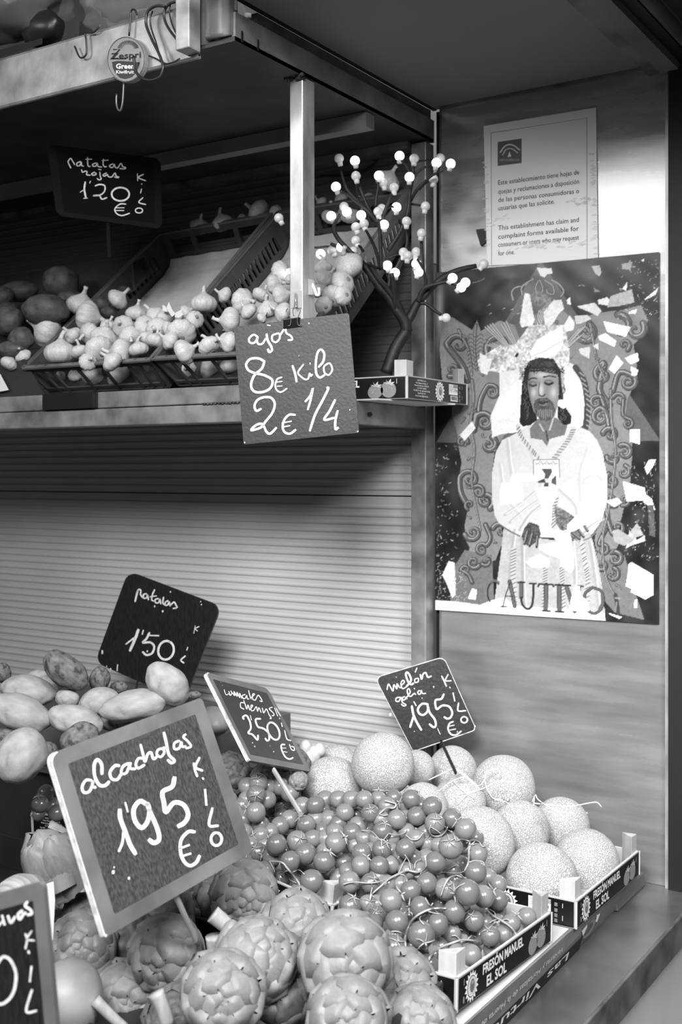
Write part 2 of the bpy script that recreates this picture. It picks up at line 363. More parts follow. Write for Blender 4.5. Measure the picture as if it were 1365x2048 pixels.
# ---------------------------------------------------------------- the poster: one flat print, greys per vertex
P1 = (870, 500, 5.6875); P2 = (1090, 500, 5.6875); P3 = (870, 730, 5.6875); P4 = (1090, 730, 5.6875); P5 = (870, 960, 5.6875); P6 = (1090, 960, 5.6875)
BX0, BY0, SS = 864, 500, 2; BW, BH = 466*SS, 756*SS
IMG = np.full((BH, BW), 0.12, np.float32)
gy, gx = np.mgrid[0:BH, 0:BW]; gx = BX0+gx/SS; gy = BY0+gy/SS
rng = np.random.default_rng(4)
def vnoise(cell, seed):
    r = np.random.default_rng(seed); h, w_ = int(BH/SS/cell)+3, int(BW/SS/cell)+3; g = r.random((h, w_))
    y = (gy-BY0)/cell; x = (gx-BX0)/cell; yi = y.astype(int); xi = x.astype(int); fy = y-yi; fx = x-xi; fy = fy*fy*(3-2*fy); fx = fx*fx*(3-2*fx)
    return (g[yi, xi]*(1-fx)+g[yi, xi+1]*fx)*(1-fy)+(g[yi+1, xi]*(1-fx)+g[yi+1, xi+1]*fx)*fy
def sub(x0, y0, x1, y1):
    a = max(0, int((y0-BY0)*SS)-1); b = min(BH, int((y1-BY0)*SS)+2); c = max(0, int((x0-BX0)*SS)-1); d = min(BW, int((x1-BX0)*SS)+2)
    return slice(a, b), slice(c, d)
def fillp(pts, v, tile=None, a=1.0, soft=None, nz=0):
    if tile: pts = Z(tile, pts)
    P = np.array(pts, float); s = sub(P[:, 0].min(), P[:, 1].min(), P[:, 0].max(), P[:, 1].max()); X = gx[s]; Y = gy[s]
    if X.size == 0: return
    ins = np.zeros(X.shape, bool); n = len(P)
    for i in range(n):
        x0, y0 = P[i]; x1, y1 = P[(i+1) % n]
        if y0 == y1: continue
        c = ((y0 > Y) != (y1 > Y)) & (X < (x1-x0)*(Y-y0)/(y1-y0)+x0); ins ^= c
    t = IMG[s]; vv = v+(NZ[s]-0.5)*nz if nz else v
    IMG[s] = np.where(ins, t*(1-a)+vv*a, t)
def line(pts, w_, v, tile=None, a=1.0, k=5, taper=0, sm=True):
    if tile: pts = Z(tile, pts)
    P = np.array(smooth_line(pts, k) if sm else pts, float); n = len(P)
    s = sub(P[:, 0].min()-w_, P[:, 1].min()-w_, P[:, 0].max()+w_, P[:, 1].max()+w_); X = gx[s]; Y = gy[s]
    if X.size == 0: return
    D = np.full(X.shape, 1e9)
    for i in range(n-1):
        d = P[i+1]-P[i]; L = d@d+1e-9; t = np.clip(((X-P[i, 0])*d[0]+(Y-P[i, 1])*d[1])/L, 0, 1)
        q = np.hypot(X-P[i, 0]-t*d[0], Y-P[i, 1]-t*d[1]); f_ = (i+t)/(n-1)
        ww = w_/2*(1-taper*f_); D = np.minimum(D, q-ww)
    m = np.clip(0.5-D*1.2, 0, 1)*a; IMG[s] = IMG[s]*(1-m)+v*m
def scroll(c, r, turns, a0, sgn, w_, dark=0.22, light=0.60, tail=None):
    """a carved acanthus scroll: dark outline, grey body, light edge"""
    pts = []
    n = int(10*turns)+4
    for i in range(n+1):
        t = i/n; q = a0+sgn*2*math.pi*turns*t; rr_ = r*(1-0.82*t); pts.append((c[0]+rr_*math.cos(q), c[1]+rr_*math.sin(q)))
    if tail: pts = [tuple(p) for p in tail]+pts
    w_ = w_*1.45; line(pts, w_+3.0, dark*.75, k=3, taper=0.5); line(pts, w_, 0.36, k=3, taper=0.6)
    line([(x-w_*0.2, y-w_*0.25) for x, y in pts], w_*0.30, light+.05, k=3, taper=0.7, a=0.85)
    line([(x+w_*0.25, y+w_*0.3) for x, y in pts], w_*0.22, .2, k=3, taper=0.7, a=0.6)
NZ = vnoise(3, 1)*0.5+vnoise(7, 2)*0.3+vnoise(20, 3)*0.2
IMG[:] = 0.10+0.10*vnoise(45, 8)*vnoise(23, 9)*2+0.03*(NZ-0.5)
# pale foil reflections painted into the left edge
g = np.exp(-((gx-880)/9)**2)*np.exp(-((gy-620)/60)**2)*0.55; IMG += g
# grey mount
fillp([(1082, 520), (873, 885), (1322, 882)], 0.36, nz=0.08)
fillp([(1062, 610), (1042, 618), (1017, 645), (1030, 652), (1045, 640)], 0.30)
IMG[(gy > 886) & ((gx < 925) | (gx > 1258))] *= 0.95
# carved frame, left and right
LB = [(884, 640), (905, 634), (930, 650), (945, 660), (955, 640), (962, 662), (975, 655), (1000, 641), (1030, 650), (1045, 690), (1060, 720), (1062, 790), (1040, 830), (1010, 870), (990, 900), (984, 960), (988, 1020), (1004, 1055), (1006, 1085), (1000, 1100), (992, 1120), (968, 1130), (955, 1150), (949, 1172), (940, 1150), (934, 1120), (940, 1095), (932, 1080), (930, 1050), (936, 1020), (926, 1000), (918, 960), (924, 925), (917, 890), (916, 870), (905, 830), (905, 790), (885, 760), (880, 700)]
fillp(LB, 0.50, nz=0.10)
RB = [(1062, 640), (1100, 600), (1150, 640), (1200, 625), (1245, 620), (1283, 610), (1296, 640), (1290, 668), (1268, 690), (1275, 730), (1270, 770), (1255, 800), (1250, 850), (1263, 870), (1266, 900), (1262, 960), (1248, 1020), (1238, 1060), (1240, 1085), (1228, 1110), (1242, 1130), (1240, 1165), (1236, 1200), (1222, 1180), (1205, 1150), (1196, 1120), (1190, 1080), (1200, 1030), (1214, 990), (1210, 920), (1190, 880), (1170, 860), (1172, 800), (1160, 750), (1120, 700)]
fillp(RB, 0.50, nz=0.10)
fillp([(1222, 1120), (1196, 1120), (1200, 1190), (1230, 1225), (1290, 1240), (1270, 1180), (1250, 1110)], 0.45, nz=0.1)
fillp([(930, 1100), (985, 1110), (990, 1225), (900, 1220), (905, 1140)], 0.42, nz=0.1)
for c, r, t, a0, sg, w_, tail in [
        ((1002, 695), 30, 0.75, 2.6, 1, 9, None), ((975, 725), 12, 1.1, 0, 1, 5, None), ((918, 690), 22, 1.0, 3.0, 1, 8, [(936, 760), (925, 730)]),
        ((905, 740), 14, 1.1, 2.0, -1, 6, None), ((985, 785), 15, 1.2, 4.0, 1, 6, [(958, 830), (962, 800)]), ((970, 845), 20, 1.2, 3.6, 1, 8, [(948, 860), (955, 830)]),
        ((925, 885), 12, 1.0, 0, -1, 5, None), ((978, 890), 17, 1.0, 5.2, 1, 7, None), ((940, 960), 20, 1.1, 3.2, 1, 7, [(935, 1010), (922, 985)]),
        ((972, 1003), 17, 1.4, 1.0, -1, 7, None), ((958, 985), 14, 1.0, 4.0, 1, 5, None), ((940, 1010), 10, 1.0, 2.0, 1, 4, None), ((947, 1065), 17, 1.1, 2.9, -1, 6, None),
        ((965, 1100), 13, 1.2, 5.5, -1, 5, [(972, 1050), (982, 1075)]), ((1002, 1062), 16, 1.0, 3.5, 1, 6, None), ((948, 1125), 13, 1.2, 0.5, 1, 5, None), ((973, 1122), 10, 1.2, 2.5, -1, 4, None),
        ((932, 1140), 9, 1.0, 3, 1, 4, [(945, 1165), (938, 1150)]),
        ((1170, 668), 22, 1.1, 5.2, 1, 8, None), ((1240, 655), 26, 0.8, 4.6, 1, 9, None), ((1272, 660), 20, 0.9, 5.6, 1, 8, None), ((1250, 690), 12, 1.0, 1, -1, 5, None),
        ((1208, 750), 20, 1.0, 4.8, -1, 8, [(1220, 810), (1200, 780)]), ((1258, 765), 16, 1.4, 5.4, 1, 6, [(1228, 780), (1240, 745)]), ((1194, 806), 14, 1.1, 5.5, -1, 6, [(1222, 860), (1212, 820)]),
        ((1203, 835), 18, 1.1, 4.8, -1, 7, [(1220, 860), (1215, 830)]), ((1240, 800), 14, 1.0, 3.5, 1, 5, None), ((1257, 848), 10, 1.4, 5.2, 1, 4, [(1248, 800), (1247, 830)]),
        ((1222, 870), 15, 1.1, 3.4, 1, 7, None), ((1250, 905), 16, 1.1, 4.2, 1, 6, None), ((1228, 915), 13, 1.0, 3.2, -1, 6, None), ((1248, 945), 14, 1.0, 5, 1, 5, None), ((1226, 962), 15, 1.1, 4.2, -1, 6, None),
        ((1225, 1000), 14, 1.0, 1, 1, 5, None), ((1250, 1000), 12, 1.1, 2, -1, 4, None), ((1236, 1055), 15, 1.1, 2.4, -1, 6, [(1215, 1010), (1216, 1035)]), ((1208, 1100), 11, 1.4, 4.2, 1, 5, [(1212, 1060), (1200, 1085)]),
        ((1232, 1118), 15, 1.3, 4.2, 1, 6, None), ((1206, 1130), 12, 1.0, 3, -1, 5, None), ((1226, 1150), 14, 1.1, 5.0, 1, 5, None)]:
    scroll(c, r, t, a0, sg, w_, tail=tail)
for pl in ([(945, 760), (948, 800), (942, 850), (950, 900), (944, 960), (952, 1010), (962, 1060)], [(1222, 780), (1224, 840), (1232, 900), (1226, 970), (1216, 1030), (1206, 1080), (1212, 1150), (1232, 1195)],
           [(952, 650), (950, 700), (955, 740)], [(918, 660), (938, 700), (945, 750)], [(1180, 640), (1195, 720), (1212, 760)]):
    line(pl, 7, 0.24, taper=0.3); line(pl, 4.4, 0.44, taper=0.3); line([(x-1.3, y) for x, y in pl], 1.2, 0.66, taper=0.3)
for i in range(9):
    y = 668+i*8; line([(952, y+8), (943-(i % 2), y), (936, y+4)], 1.5, 0.28, k=3); line([(952, y+8), (962, y), (968, y+5)], 1.5, 0.28, k=3)
line([(1232, 1190), (1236, 1215), (1238, 1235)], 8, 0.25); line([(1232, 1196), (1240, 1197)], 3, 0.6); line([(1234, 1205), (1232, 1222)], 3, 0.5)
# crown above
for pl in ([(1027, 600), (1024, 585), (1032, 575), (1052, 570), (1066, 556)], [(1045, 590), (1044, 575), (1055, 565), (1068, 558)], [(1104, 560), (1118, 568), (1128, 582), (1122, 594)], [(1078, 560), (1072, 575), (1075, 590)], [(1080, 560), (1086, 575), (1084, 590)], [(1090, 560), (1106, 572), (1108, 588), (1096, 586), (1094, 578)]):
    line(pl, 4.2, 0.22); line(pl, 2.2, 0.62)
fillp([(1052, 594), (1046, 600), (1040, 615), (1050, 612), (1080, 612), (1106, 600), (1098, 590), (1075, 582), (1062, 590)], 0.42, nz=0.4)
fillp([(1075, 535), (1068, 550), (1080, 552), (1088, 540)], 0.4)
for i in range(150):      # smaller carved leaves between the scrolls
    sd = i % 2; P_ = LB if sd else RB; xs_ = [p[0] for p in P_]; ys_ = [p[1] for p in P_]
    x = min(xs_)+(max(xs_)-min(xs_))*rng.random(); y = min(ys_)+(max(ys_)-min(ys_))*rng.random(); c = False
    for k in range(len(P_)):
        (x0, y0), (x1, y1) = P_[k], P_[(k+1) % len(P_)]
        if (y0 > y) != (y1 > y) and x < (x1-x0)*(y-y0)/(y1-y0)+x0: c = not c
    if not c or (1005 < x < 1170 and y > 720): continue
    q = rng.random()*6.28; L = 5+9*rng.random(); b_ = (rng.random()-.5)*8
    pl = [(x, y), (x+L*.5*math.cos(q)-b_*math.sin(q), y+L*.5*math.sin(q)+b_*math.cos(q)), (x+L*math.cos(q), y+L*math.sin(q))]
    line(pl, 5.5, .20, k=3, taper=.7); line(pl, 3.2, .42, k=3, taper=.7); line([(a-.8, b-.8) for a, b in pl], 1.0, .62, k=3, taper=.6)
# silver rays
for (bx, by, ex, ey, n, sp) in ((1022, 700, 978, 650, 4, 14), (1020, 702, 980, 688, 3, 9), (1031, 690, 1008, 645, 3, 10), (1132, 690, 1165, 655, 4, 12), (1128, 700, 1160, 672, 3, 8), (1078, 655, 1086, 618, 5, 14), (1066, 660, 1055, 640, 4, 9)):
    for i in range(n):
        t = (i-(n-1)/2)/max(1, n-1); e = (ex+sp*t*1.1, ey-sp*t*0.5); line([(bx+t*6, by), e], 3.0, 0.25, sm=False); line([(bx+t*6, by), e], 1.6, 0.80, sm=False)
# pale halo cloth behind the head and torn paper round it
fillp([(1000, 742), (1020, 730), (1060, 716), (1120, 716), (1150, 730), (1164, 760), (1170, 800), (1168, 850), (1150, 862), (1040, 864), (1006, 868), (985, 875), (982, 830), (1000, 790)], 0.84, nz=0.10)
fillp([(955, 720), (1000, 690), (1030, 690), (1060, 650), (1130, 650), (1140, 700), (1140, 730), (1060, 735), (1000, 745), (960, 740)], 0.76, nz=0.7)
fillp([(1078, 678), (1110, 660), (1125, 652), (1127, 690), (1110, 712), (1092, 716), (1064, 712), (1060, 705)], 0.95)
line([(1066, 712), (1095, 700), (1110, 690), (1125, 682)], 1.2, 0.6)
fillp([(1050, 586), (1060, 588), (1070, 640), (1066, 650), (1044, 655), (1040, 645), (1046, 610)], 0.88, nz=0.2)
fillp([(1074, 535), (1104, 537), (1106, 547), (1096, 548), (1090, 555), (1082, 552)], 0.88)
fillp([(1108, 600), (1124, 600), (1129, 618), (1118, 628), (1105, 650), (1090, 650), (1088, 625)], 0.86, nz=0.2)
fillp([(1140, 630), (1150, 645), (1148, 660), (1132, 664), (1128, 652)], 0.88, nz=0.15)
line([(1033, 712), (1036, 708)], 5, 0.15)
for r_ in (12, 9, 6): line([(1034+r_*math.cos(q), 709+r_*math.sin(q)) for q in np.linspace(0, 6.28, 14)], 1.0, 0.55+0.02*r_)
# tassel / braid right of the halo
line([(1152, 735), (1168, 760), (1174, 790), (1176, 820), (1172, 855)], 12, 0.25)
for i in range(11):
    y = 745+i*10.5; x = 1160+14*min(1, i/5); line([(x, y), (x+9, y+7)], 2.4, 0.6)
# robe
fillp([(1030, 868), (1005, 880), (992, 905), (985, 945), (984, 990), (990, 1030), (998, 1046), (1035, 1070), (1045, 1072), (1100, 1075), (1160, 1080), (1186, 1068), (1205, 1040), (1216, 1000), (1215, 950), (1206, 905), (1195, 880), (1180, 862), (1160, 854), (1120, 850), (1060, 850)], 0.76, nz=0.07)
fillp([(1008, 1055), (1002, 1110), (994, 1170), (985, 1235), (1212, 1243), (1208, 1190), (1196, 1120), (1186, 1080), (1180, 1065), (1140, 1085), (1035, 1070)], 0.68, nz=0.12)
for pl, v in (([(1015, 880), (1022, 940), (1035, 985)], 0.76), ([(1000, 930), (1010, 990), (1040, 1030)], 0.78), ([(1050, 880), (1075, 940), (1085, 985)], 0.78), ([(1175, 900), (1160, 950), (1162, 1000)], 0.78), ([(1205, 960), (1190, 950), (1165, 965)], 0.76), ([(1010, 1030), (1040, 1010), (1070, 985), (1090, 975)], 0.70), ([(1020, 1045), (1050, 1020), (1080, 1000)], 0.68), ([(1040, 1060), (1060, 1030), (1085, 1010)], 0.62), ([(1030, 1060), (1022, 1120), (1018, 1180)], 0.66), ([(1045, 1075), (1046, 1150), (1050, 1230)], 0.62), ([(1180, 1085), (1190, 1150), (1200, 1235)], 0.68), ([(1145, 1085), (1150, 1150), (1150, 1235)], 0.66), ([(1120, 980), (1150, 1010), (1155, 1040)], 0.72), ([(1205, 1040), (1180, 1055), (1160, 1080)], 0.62)):
    line(pl, 6, v-.10, a=0.5); line([(x+4, y-2) for x, y in pl], 3, .93, a=.4)
line([(1000, 1050), (1020, 1062), (1040, 1072)], 2.5, 0.35); line([(1160, 1084), (1185, 1072), (1205, 1045)], 2.5, 0.45)
fillp([(1002, 1010), (1000, 985), (1005, 965), (1045, 968), (1048, 1003)], 0.97); fillp([(1025, 948), (1090, 948), (1080, 960), (1020, 966)], 0.96)
# neck, hair, face
fillp([(1075, 838), (1060, 858), (1062, 876), (1085, 880), (1095, 893), (1100, 878), (1130, 870), (1136, 850), (1112, 835)], 0.42, nz=0.1)
line([(1093, 862), (1096, 880)], 2.2, 0.15); line([(1080, 848), (1088, 862)], 3, 0.68); line([(1108, 835), (1100, 860)], 3, 0.70)
fillp([(1052, 735), (1045, 770), (1042, 810), (1040, 845), (1046, 853), (1062, 850), (1075, 840), (1070, 800), (1060, 770), (1062, 745), (1090, 735), (1112, 745), (1118, 790), (1116, 835), (1128, 850), (1142, 848), (1144, 832), (1134, 818), (1128, 800), (1124, 770), (1122, 740), (1108, 718), (1080, 715), (1060, 722)], 0.11, nz=0.10)
for i in range(26):
    a = rng.random(); x = 1046+14*rng.random() if i % 2 else 1119+12*rng.random()
    y = 760+75*a; line([(x, y), (x+3, y+6), (x-1, y+12)], 1.2, 0.34, k=3)
fillp([(1058, 748), (1056, 775), (1061, 800), (1068, 822), (1078, 836), (1096, 842), (1110, 834), (1116, 812), (1119, 785), (1118, 755), (1108, 742), (1085, 738), (1066, 742)], 0.50, nz=0.05)
fillp([(1060, 738), (1108, 736), (1117, 752), (1116, 760), (1060, 764)], 0.52)
s_ = sub(1050, 735, 1125, 845); t_ = IMG[s_]; X_ = gx[s_]; Y_ = gy[s_]
face = (t_ > 0.42) & (t_ < 0.58)
IMG[s_] = np.where(face, t_+0.24*np.exp(-((X_-1083)/5)**2-((Y_-780)/16)**2)+0.22*np.exp(-((X_-1108)/7)**2-((Y_-785)/12)**2)+0.20*np.exp(-((X_-1068)/6)**2-((Y_-785)/9)**2)+0.2*np.exp(-((X_-1085)/16)**2-((Y_-750)/6)**2)-0.12*np.exp(-((X_-1058)/5)**2), t_)
line([(1058, 760), (1066, 756), (1074, 757)], 2.4, 0.14); line([(1088, 754), (1100, 752), (1112, 754)], 2.6, 0.14)
line([(1060, 769), (1066, 772), (1073, 770)], 3.6, 0.16); line([(1091, 766), (1098, 769), (1106, 766)], 4.2, 0.14)
line([(1061, 765), (1067, 763), (1073, 766)], 1.4, 0.30); line([(1091, 762), (1098, 760), (1106, 763)], 1.4, 0.28)
line([(1080, 764), (1078, 784), (1080, 790)], 1.8, 0.34); line([(1079, 790), (1085, 793), (1091, 789)], 2.6, 0.22)
fillp([(1070, 802), (1078, 796), (1086, 795), (1096, 796), (1106, 804), (1112, 820), (1106, 836), (1096, 842), (1082, 840), (1072, 828), (1068, 812)], 0.30, nz=0.25)
line([(1078, 804), (1086, 806), (1096, 803)], 2.2, 0.10); line([(1080, 809), (1087, 811), (1094, 808)], 1.8, 0.50); line([(1080, 801), (1087, 799), (1095, 801)], 1.4, 0.42)
for i in range(12): line([(1076+i*2.7, 818+rng.random()*3), (1078+i*2.4, 832+rng.random()*6)], 1.1, 0.55, k=2)
# crown of thorns
for i in range(60): x = 1048+74*rng.random(); y = 722+12*rng.random(); line([(x, y), (x+4, y+3)], 1.0, .3, sm=False)
for ph in range(5): line([(1050+7*i, 741-3*math.sin(i*0.45)+4.5*math.sin(i*1.5+ph*1.26)-0.0*i) for i in range(11)], 1.5, 0.10, k=4)
for i in range(46):
    x = 1044+82*rng.random(); y = 738+10*(rng.random()-0.5)+(10 if abs(x-1085) > 34 else 0)*rng.random(); q = rng.random()*6.28; line([(x, y), (x+7*math.cos(q), y+7*math.sin(q))], 1.0, 0.08, sm=False)
for i in range(10): line([(1050, 745+i*2), (1038+rng.random()*5, 738+i*3.4)], 1.1, 0.08, sm=False)
for i in range(16): line([(1118, 740+i*3), (1127+rng.random()*4, 736+i*3.4)], 1.2, 0.10, sm=False)
# ropes
def rope(pts, w_=9, sm=True):
    P = smooth_line(pts, 8); line(pts, w_, 0.72)
    acc = 0
    for i in range(len(P)-1):
        d = np.array(P[i+1])-np.array(P[i]); L = np.linalg.norm(d); acc += L
        if acc > 4.6:
            acc = 0; t = d/L; q = np.array([-t[1], t[0]]); c = np.array(P[i]); line([tuple(c-q*w_*.45-t*2.2), tuple(c+q*w_*.45+t*2.2)], 1.6, 0.34, sm=False)
rope([(1036, 852), (1042, 870), (1058, 892), (1080, 920)], 8); rope([(1148, 858), (1140, 876), (1126, 896), (1108, 918)], 9)
rope([(1113, 995), (1108, 1020), (1106, 1040), (1110, 1055)], 10)
rope([(1028, 1100), (1027, 1150), (1030, 1225)], 11); rope([(1092, 1135), (1090, 1180), (1088, 1232)], 9); rope([(1124, 1135), (1126, 1180), (1128, 1235)], 9); rope([(1165, 1085), (1170, 1120), (1176, 1160), (1174, 1232)], 9)
# breast badge with a plain cross
fillp([(1068, 920), (1119, 919), (1120, 952), (1118, 962), (1106, 966), (1100, 960), (1068, 950)], 0.86); line([(1068, 950), (1068, 920), (1119, 919), (1120, 955)], 1.4, 0.35, sm=False)
for i in range(22): line([(1072+rng.random()*42, 923+rng.random()*8), (1073+rng.random()*42, 925+rng.random()*8)] if 0 else [(1072+2*i, 925+3*math.sin(i)), (1074+2*i, 928+3*math.cos(i*2))], 1.2, 0.5, sm=False)
fillp([(1084, 938), (1104, 937), (1105, 944), (1097, 958), (1090, 957), (1091, 948)], 0.30); fillp([(1076, 963), (1090, 957), (1092, 966), (1078, 966)], 0.25); fillp([(1112, 950), (1104, 960), (1104, 966), (1113, 970), (1113, 955)], 0.32); fillp([(1090, 966), (1098, 966), (1096, 981), (1086, 981)], 0.28)
# hands
fillp([(1110, 1010), (1130, 1020), (1152, 1035), (1150, 1050), (1165, 1070), (1155, 1082), (1140, 1072), (1120, 1058), (1112, 1045)], 0.42, nz=0.5)
fillp([(1050, 1055), (1060, 1044), (1078, 1050), (1082, 1068), (1078, 1080), (1060, 1094), (1048, 1085), (1044, 1072)], 0.30, nz=0.3)
for a, b in (((1056, 1062), (1050, 1088)), ((1066, 1066), (1060, 1092)), ((1076, 1072), (1074, 1094))): line([a, b], 5.0, 0.24); line([(a[0]-1, a[1]), (b[0]-1, b[1]-3)], 1.6, 0.62)
for a, b in (((1134, 1062), (1148, 1076)), ((1146, 1066), (1160, 1078)), ((1158, 1060), (1168, 1074)), ((1166, 1046), (1176, 1062))): line([a, b], 5.2, 0.26); line([(a[0]+1, a[1]), (b[0], b[1]-2)], 1.4, 0.6)
fillp([(1070, 975), (1108, 972), (1116, 990), (1106, 1010), (1104, 1040), (1096, 1060), (1086, 1070), (1082, 1045), (1086, 1020)], 0.84, nz=0.1)
fillp([(1092, 1020), (1103, 1024), (1104, 1045), (1096, 1062), (1086, 1070), (1083, 1050), (1088, 1030)], 0.97)
# white sash
fillp([(1100, 1062), (1140, 1060), (1150, 1110), (1150, 1135), (1143, 1147), (1122, 1132), (1118, 1090)], 0.80, nz=0.15)
fillp([(1080, 1090), (1125, 1082), (1130, 1095), (1120, 1116), (1100, 1110), (1080, 1098)], 0.98); fillp([(1060, 1118), (1080, 1108), (1100, 1118), (1098, 1134), (1066, 1136), (1052, 1124)], 0.95); line([(1062, 1120), (1095, 1118)], 1.2, 0.6); fillp([(1135, 1050), (1155, 1030), (1180, 1025), (1178, 1045), (1150, 1062), (1135, 1066)], 0.93, nz=0.1)
# foot of the picture and the lettering
fillp([(872, 1200), (930, 1205), (960, 1210), (985, 1200), (1010, 1195), (1030, 1212), (1175, 1220), (1210, 1226), (1212, 1245), (872, 1222)], 0.90, nz=0.12)
K = 0.36
def serif(pl, w_=7): line(pl, w_+1.8, 0.10, sm=False); line(pl, w_, K, sm=False)
line([(998, 1168), (990, 1163), (981, 1168), (976, 1180), (977, 1195), (981, 1203)], 3, 0.18); line([(998, 1165), (990, 1161), (982, 1165)], 4.5, K)
serif([(1020, 1163), (1026, 1190), (1030, 1212)], 6); line([(1021, 1165), (1012, 1190), (1007, 1212)], 1.8, 0.15, sm=False); line([(1012, 1192), (1026, 1193)], 2, 0.15, sm=False); line([(1003, 1213), (1014, 1213)], 2.4, 0.2, sm=False)
serif([(1043, 1166), (1043, 1195)], 6); line([(1043, 1195), (1046, 1210), (1056, 1218), (1064, 1212), (1067, 1195), (1068, 1168)], 4.6, 0.2); line([(1036, 1165), (1050, 1165)], 3, 0.16, sm=False); line([(1060, 1167), (1073, 1167)], 3, 0.16, sm=False)
serif([(1093, 1170), (1092, 1218)], 7); line([(1077, 1173), (1079, 1168), (1106, 1169), (1108, 1173)], 3.6, 0.2, sm=False); line([(1086, 1221), (1101, 1222)], 3.2, 0.16, sm=False)
serif([(1119, 1172), (1120, 1220)], 7.5); line([(1111, 1170), (1128, 1170)], 3.4, 0.16, sm=False); line([(1112, 1223), (1128, 1224)], 3.4, 0.16, sm=False)
serif([(1134, 1174), (1150, 1222)], 7); line([(1162, 1174), (1150, 1222)], 2.2, 0.15, sm=False); line([(1127, 1171), (1142, 1171)], 3, 0.16, sm=False); line([(1156, 1172), (1167, 1173)], 3, 0.16, sm=False)
line([(1186, 1175), (1172, 1186), (1170, 1202), (1176, 1220), (1190, 1227), (1203, 1218), (1208, 1200), (1203, 1182), (1186, 1175)], 5.8, 0.12, k=4); line([(1186, 1175), (1172, 1186), (1170, 1202), (1176, 1220), (1190, 1227), (1203, 1218), (1208, 1200), (1203, 1182), (1186, 1175)], 3.8, K, k=4); line([(1205, 1190), (1206, 1205), (1200, 1218)], 6.0, K)
fillp([(1150, 1170), (1160, 1172), (1162, 1192), (1176, 1200), (1180, 1222), (1140, 1222), (1142, 1200)], 0.94)
# torn white patches on the right
for pts, v in [([(1246, 962), (1290, 975), (1293, 990), (1288, 1001), (1254, 1003)], 0.90), ([(1288, 985), (1305, 998), (1312, 1021), (1288, 1005)], 0.84), ([(1298, 920), (1313, 918), (1310, 928), (1296, 950), (1290, 935)], 0.92),
        ([(1258, 1128), (1264, 1124), (1300, 1145), (1308, 1150), (1308, 1190), (1292, 1199), (1262, 1184), (1264, 1178), (1252, 1172), (1256, 1150)], 0.92), ([(1261, 859), (1281, 859), (1281, 889), (1261, 883)], 0.93),
        ([(1270, 1200), (1275, 1198), (1276, 1216), (1268, 1216)], 0.85), ([(1262, 732), (1278, 740), (1274, 752), (1264, 752)], 0.88), ([(1234, 710), (1248, 726), (1230, 748), (1218, 738)], 0.90), ([(1250, 716), (1276, 705), (1279, 722), (1262, 729)], 0.88),
        ([(1207, 642), (1262, 654), (1253, 674), (1215, 664)], 0.90), ([(1197, 672), (1212, 666), (1234, 682), (1230, 694), (1200, 680)], 0.92), ([(1156, 612), (1178, 608), (1190, 605), (1204, 622), (1196, 632), (1180, 624), (1160, 616)], 0.82), ([(1196, 600), (1215, 594), (1223, 602), (1220, 612), (1198, 608)], 0.86),
        ([(1222, 592), (1265, 578), (1270, 605), (1240, 612), (1215, 615)], 0.66), ([(1150, 632), (1176, 630), (1184, 638), (1160, 648), (1153, 648)], 0.78), ([(1158, 698), (1181, 693), (1180, 718), (1162, 708)], 0.80), ([(1186, 692), (1198, 686), (1198, 700)], 0.8),
        ([(1257, 624), (1275, 618), (1272, 628), (1260, 628)], 0.97), ([(1290, 598), (1318, 575), (1312, 590), (1292, 600)], 0.86), ([(1244, 528), (1266, 523), (1262, 540), (1246, 538)], 0.6), ([(1245, 578), (1256, 562), (1254, 582)], 0.88), ([(1282, 520), (1290, 518), (1288, 524)], 0.95), ([(1134, 600), (1141, 594), (1143, 610), (1136, 608)], 0.92),
        ([(1184, 533), (1200, 530), (1204, 545), (1200, 553), (1192, 548)], 0.7), ([(1188, 575), (1200, 582), (1206, 584), (1190, 584)], 0.5), ([(898, 1122), (910, 1125), (912, 1190), (905, 1196), (893, 1165), (885, 1150)], 0.86), ([(945, 1176), (955, 1180), (952, 1200), (936, 1197)], 0.9),
        ([(920, 870), (945, 842), (952, 856), (930, 882)], 0.85), ([(985, 830), (1000, 800), (1012, 795), (1030, 765), (1045, 760), (1042, 790), (1025, 800), (1024, 828), (990, 842)], 0.90), ([(960, 705), (985, 722), (975, 750), (962, 745)], 0.86), ([(1118, 800), (1148, 796), (1140, 810), (1128, 818), (1118, 812)], 0.92),
        ([(1260, 1060), (1275, 1080), (1290, 1070), (1292, 1082), (1262, 1092), (1252, 1098)], 0.72), ([(1262, 1062), (1275, 1046), (1288, 1070), (1270, 1076)], 0.66), ([(1225, 1062), (1238, 1058), (1270, 1080), (1250, 1092), (1230, 1084)], 0.62), ([(1216, 1225), (1246, 1234), (1240, 1238), (1222, 1230)], 0.95), ([(1312, 1075), (1308, 1010), (1296, 1010), (1300, 1070)], 0.34), ([(1210, 1002), (1236, 995), (1245, 1005), (1230, 1015)], 0.8)]:
    fillp(pts, v, nz=0.14)
# cracks, crumbs and pinholes
for i in range(420):
    zone = rng.integers(0, 4)
    if zone == 0: x, y = 873+45*rng.random()**1.4, 890+300*rng.random()
    elif zone == 1: x, y = 1235+85*rng.random(), 520+120*rng.random()
    elif zone == 2: x, y = 1255+60*rng.random(), 920+200*rng.random()
    else: x, y = 875+60*rng.random(), 1140+70*rng.random()
    q = rng.random()*6.28; L = 1+5*rng.random(); line([(x, y), (x+L*math.cos(q), y+L*math.sin(q))], 0.6+0.8*rng.random(), 0.45+0.4*rng.random(), sm=False)
for x, y in ((1035, 628), (1022, 620), (1006, 618), (979, 628), (976, 611)): line([(x, y), (x+5, y-2)], 1.3, 0.75, sm=False)
line([(945, 566), (960, 562), (970, 557)], 1.4, 0.6); line([(1170, 572), (1164, 570), (1158, 572)], 1.2, 0.7)
IMG[:] = np.clip(IMG*0.95, 0.03, 0.92)
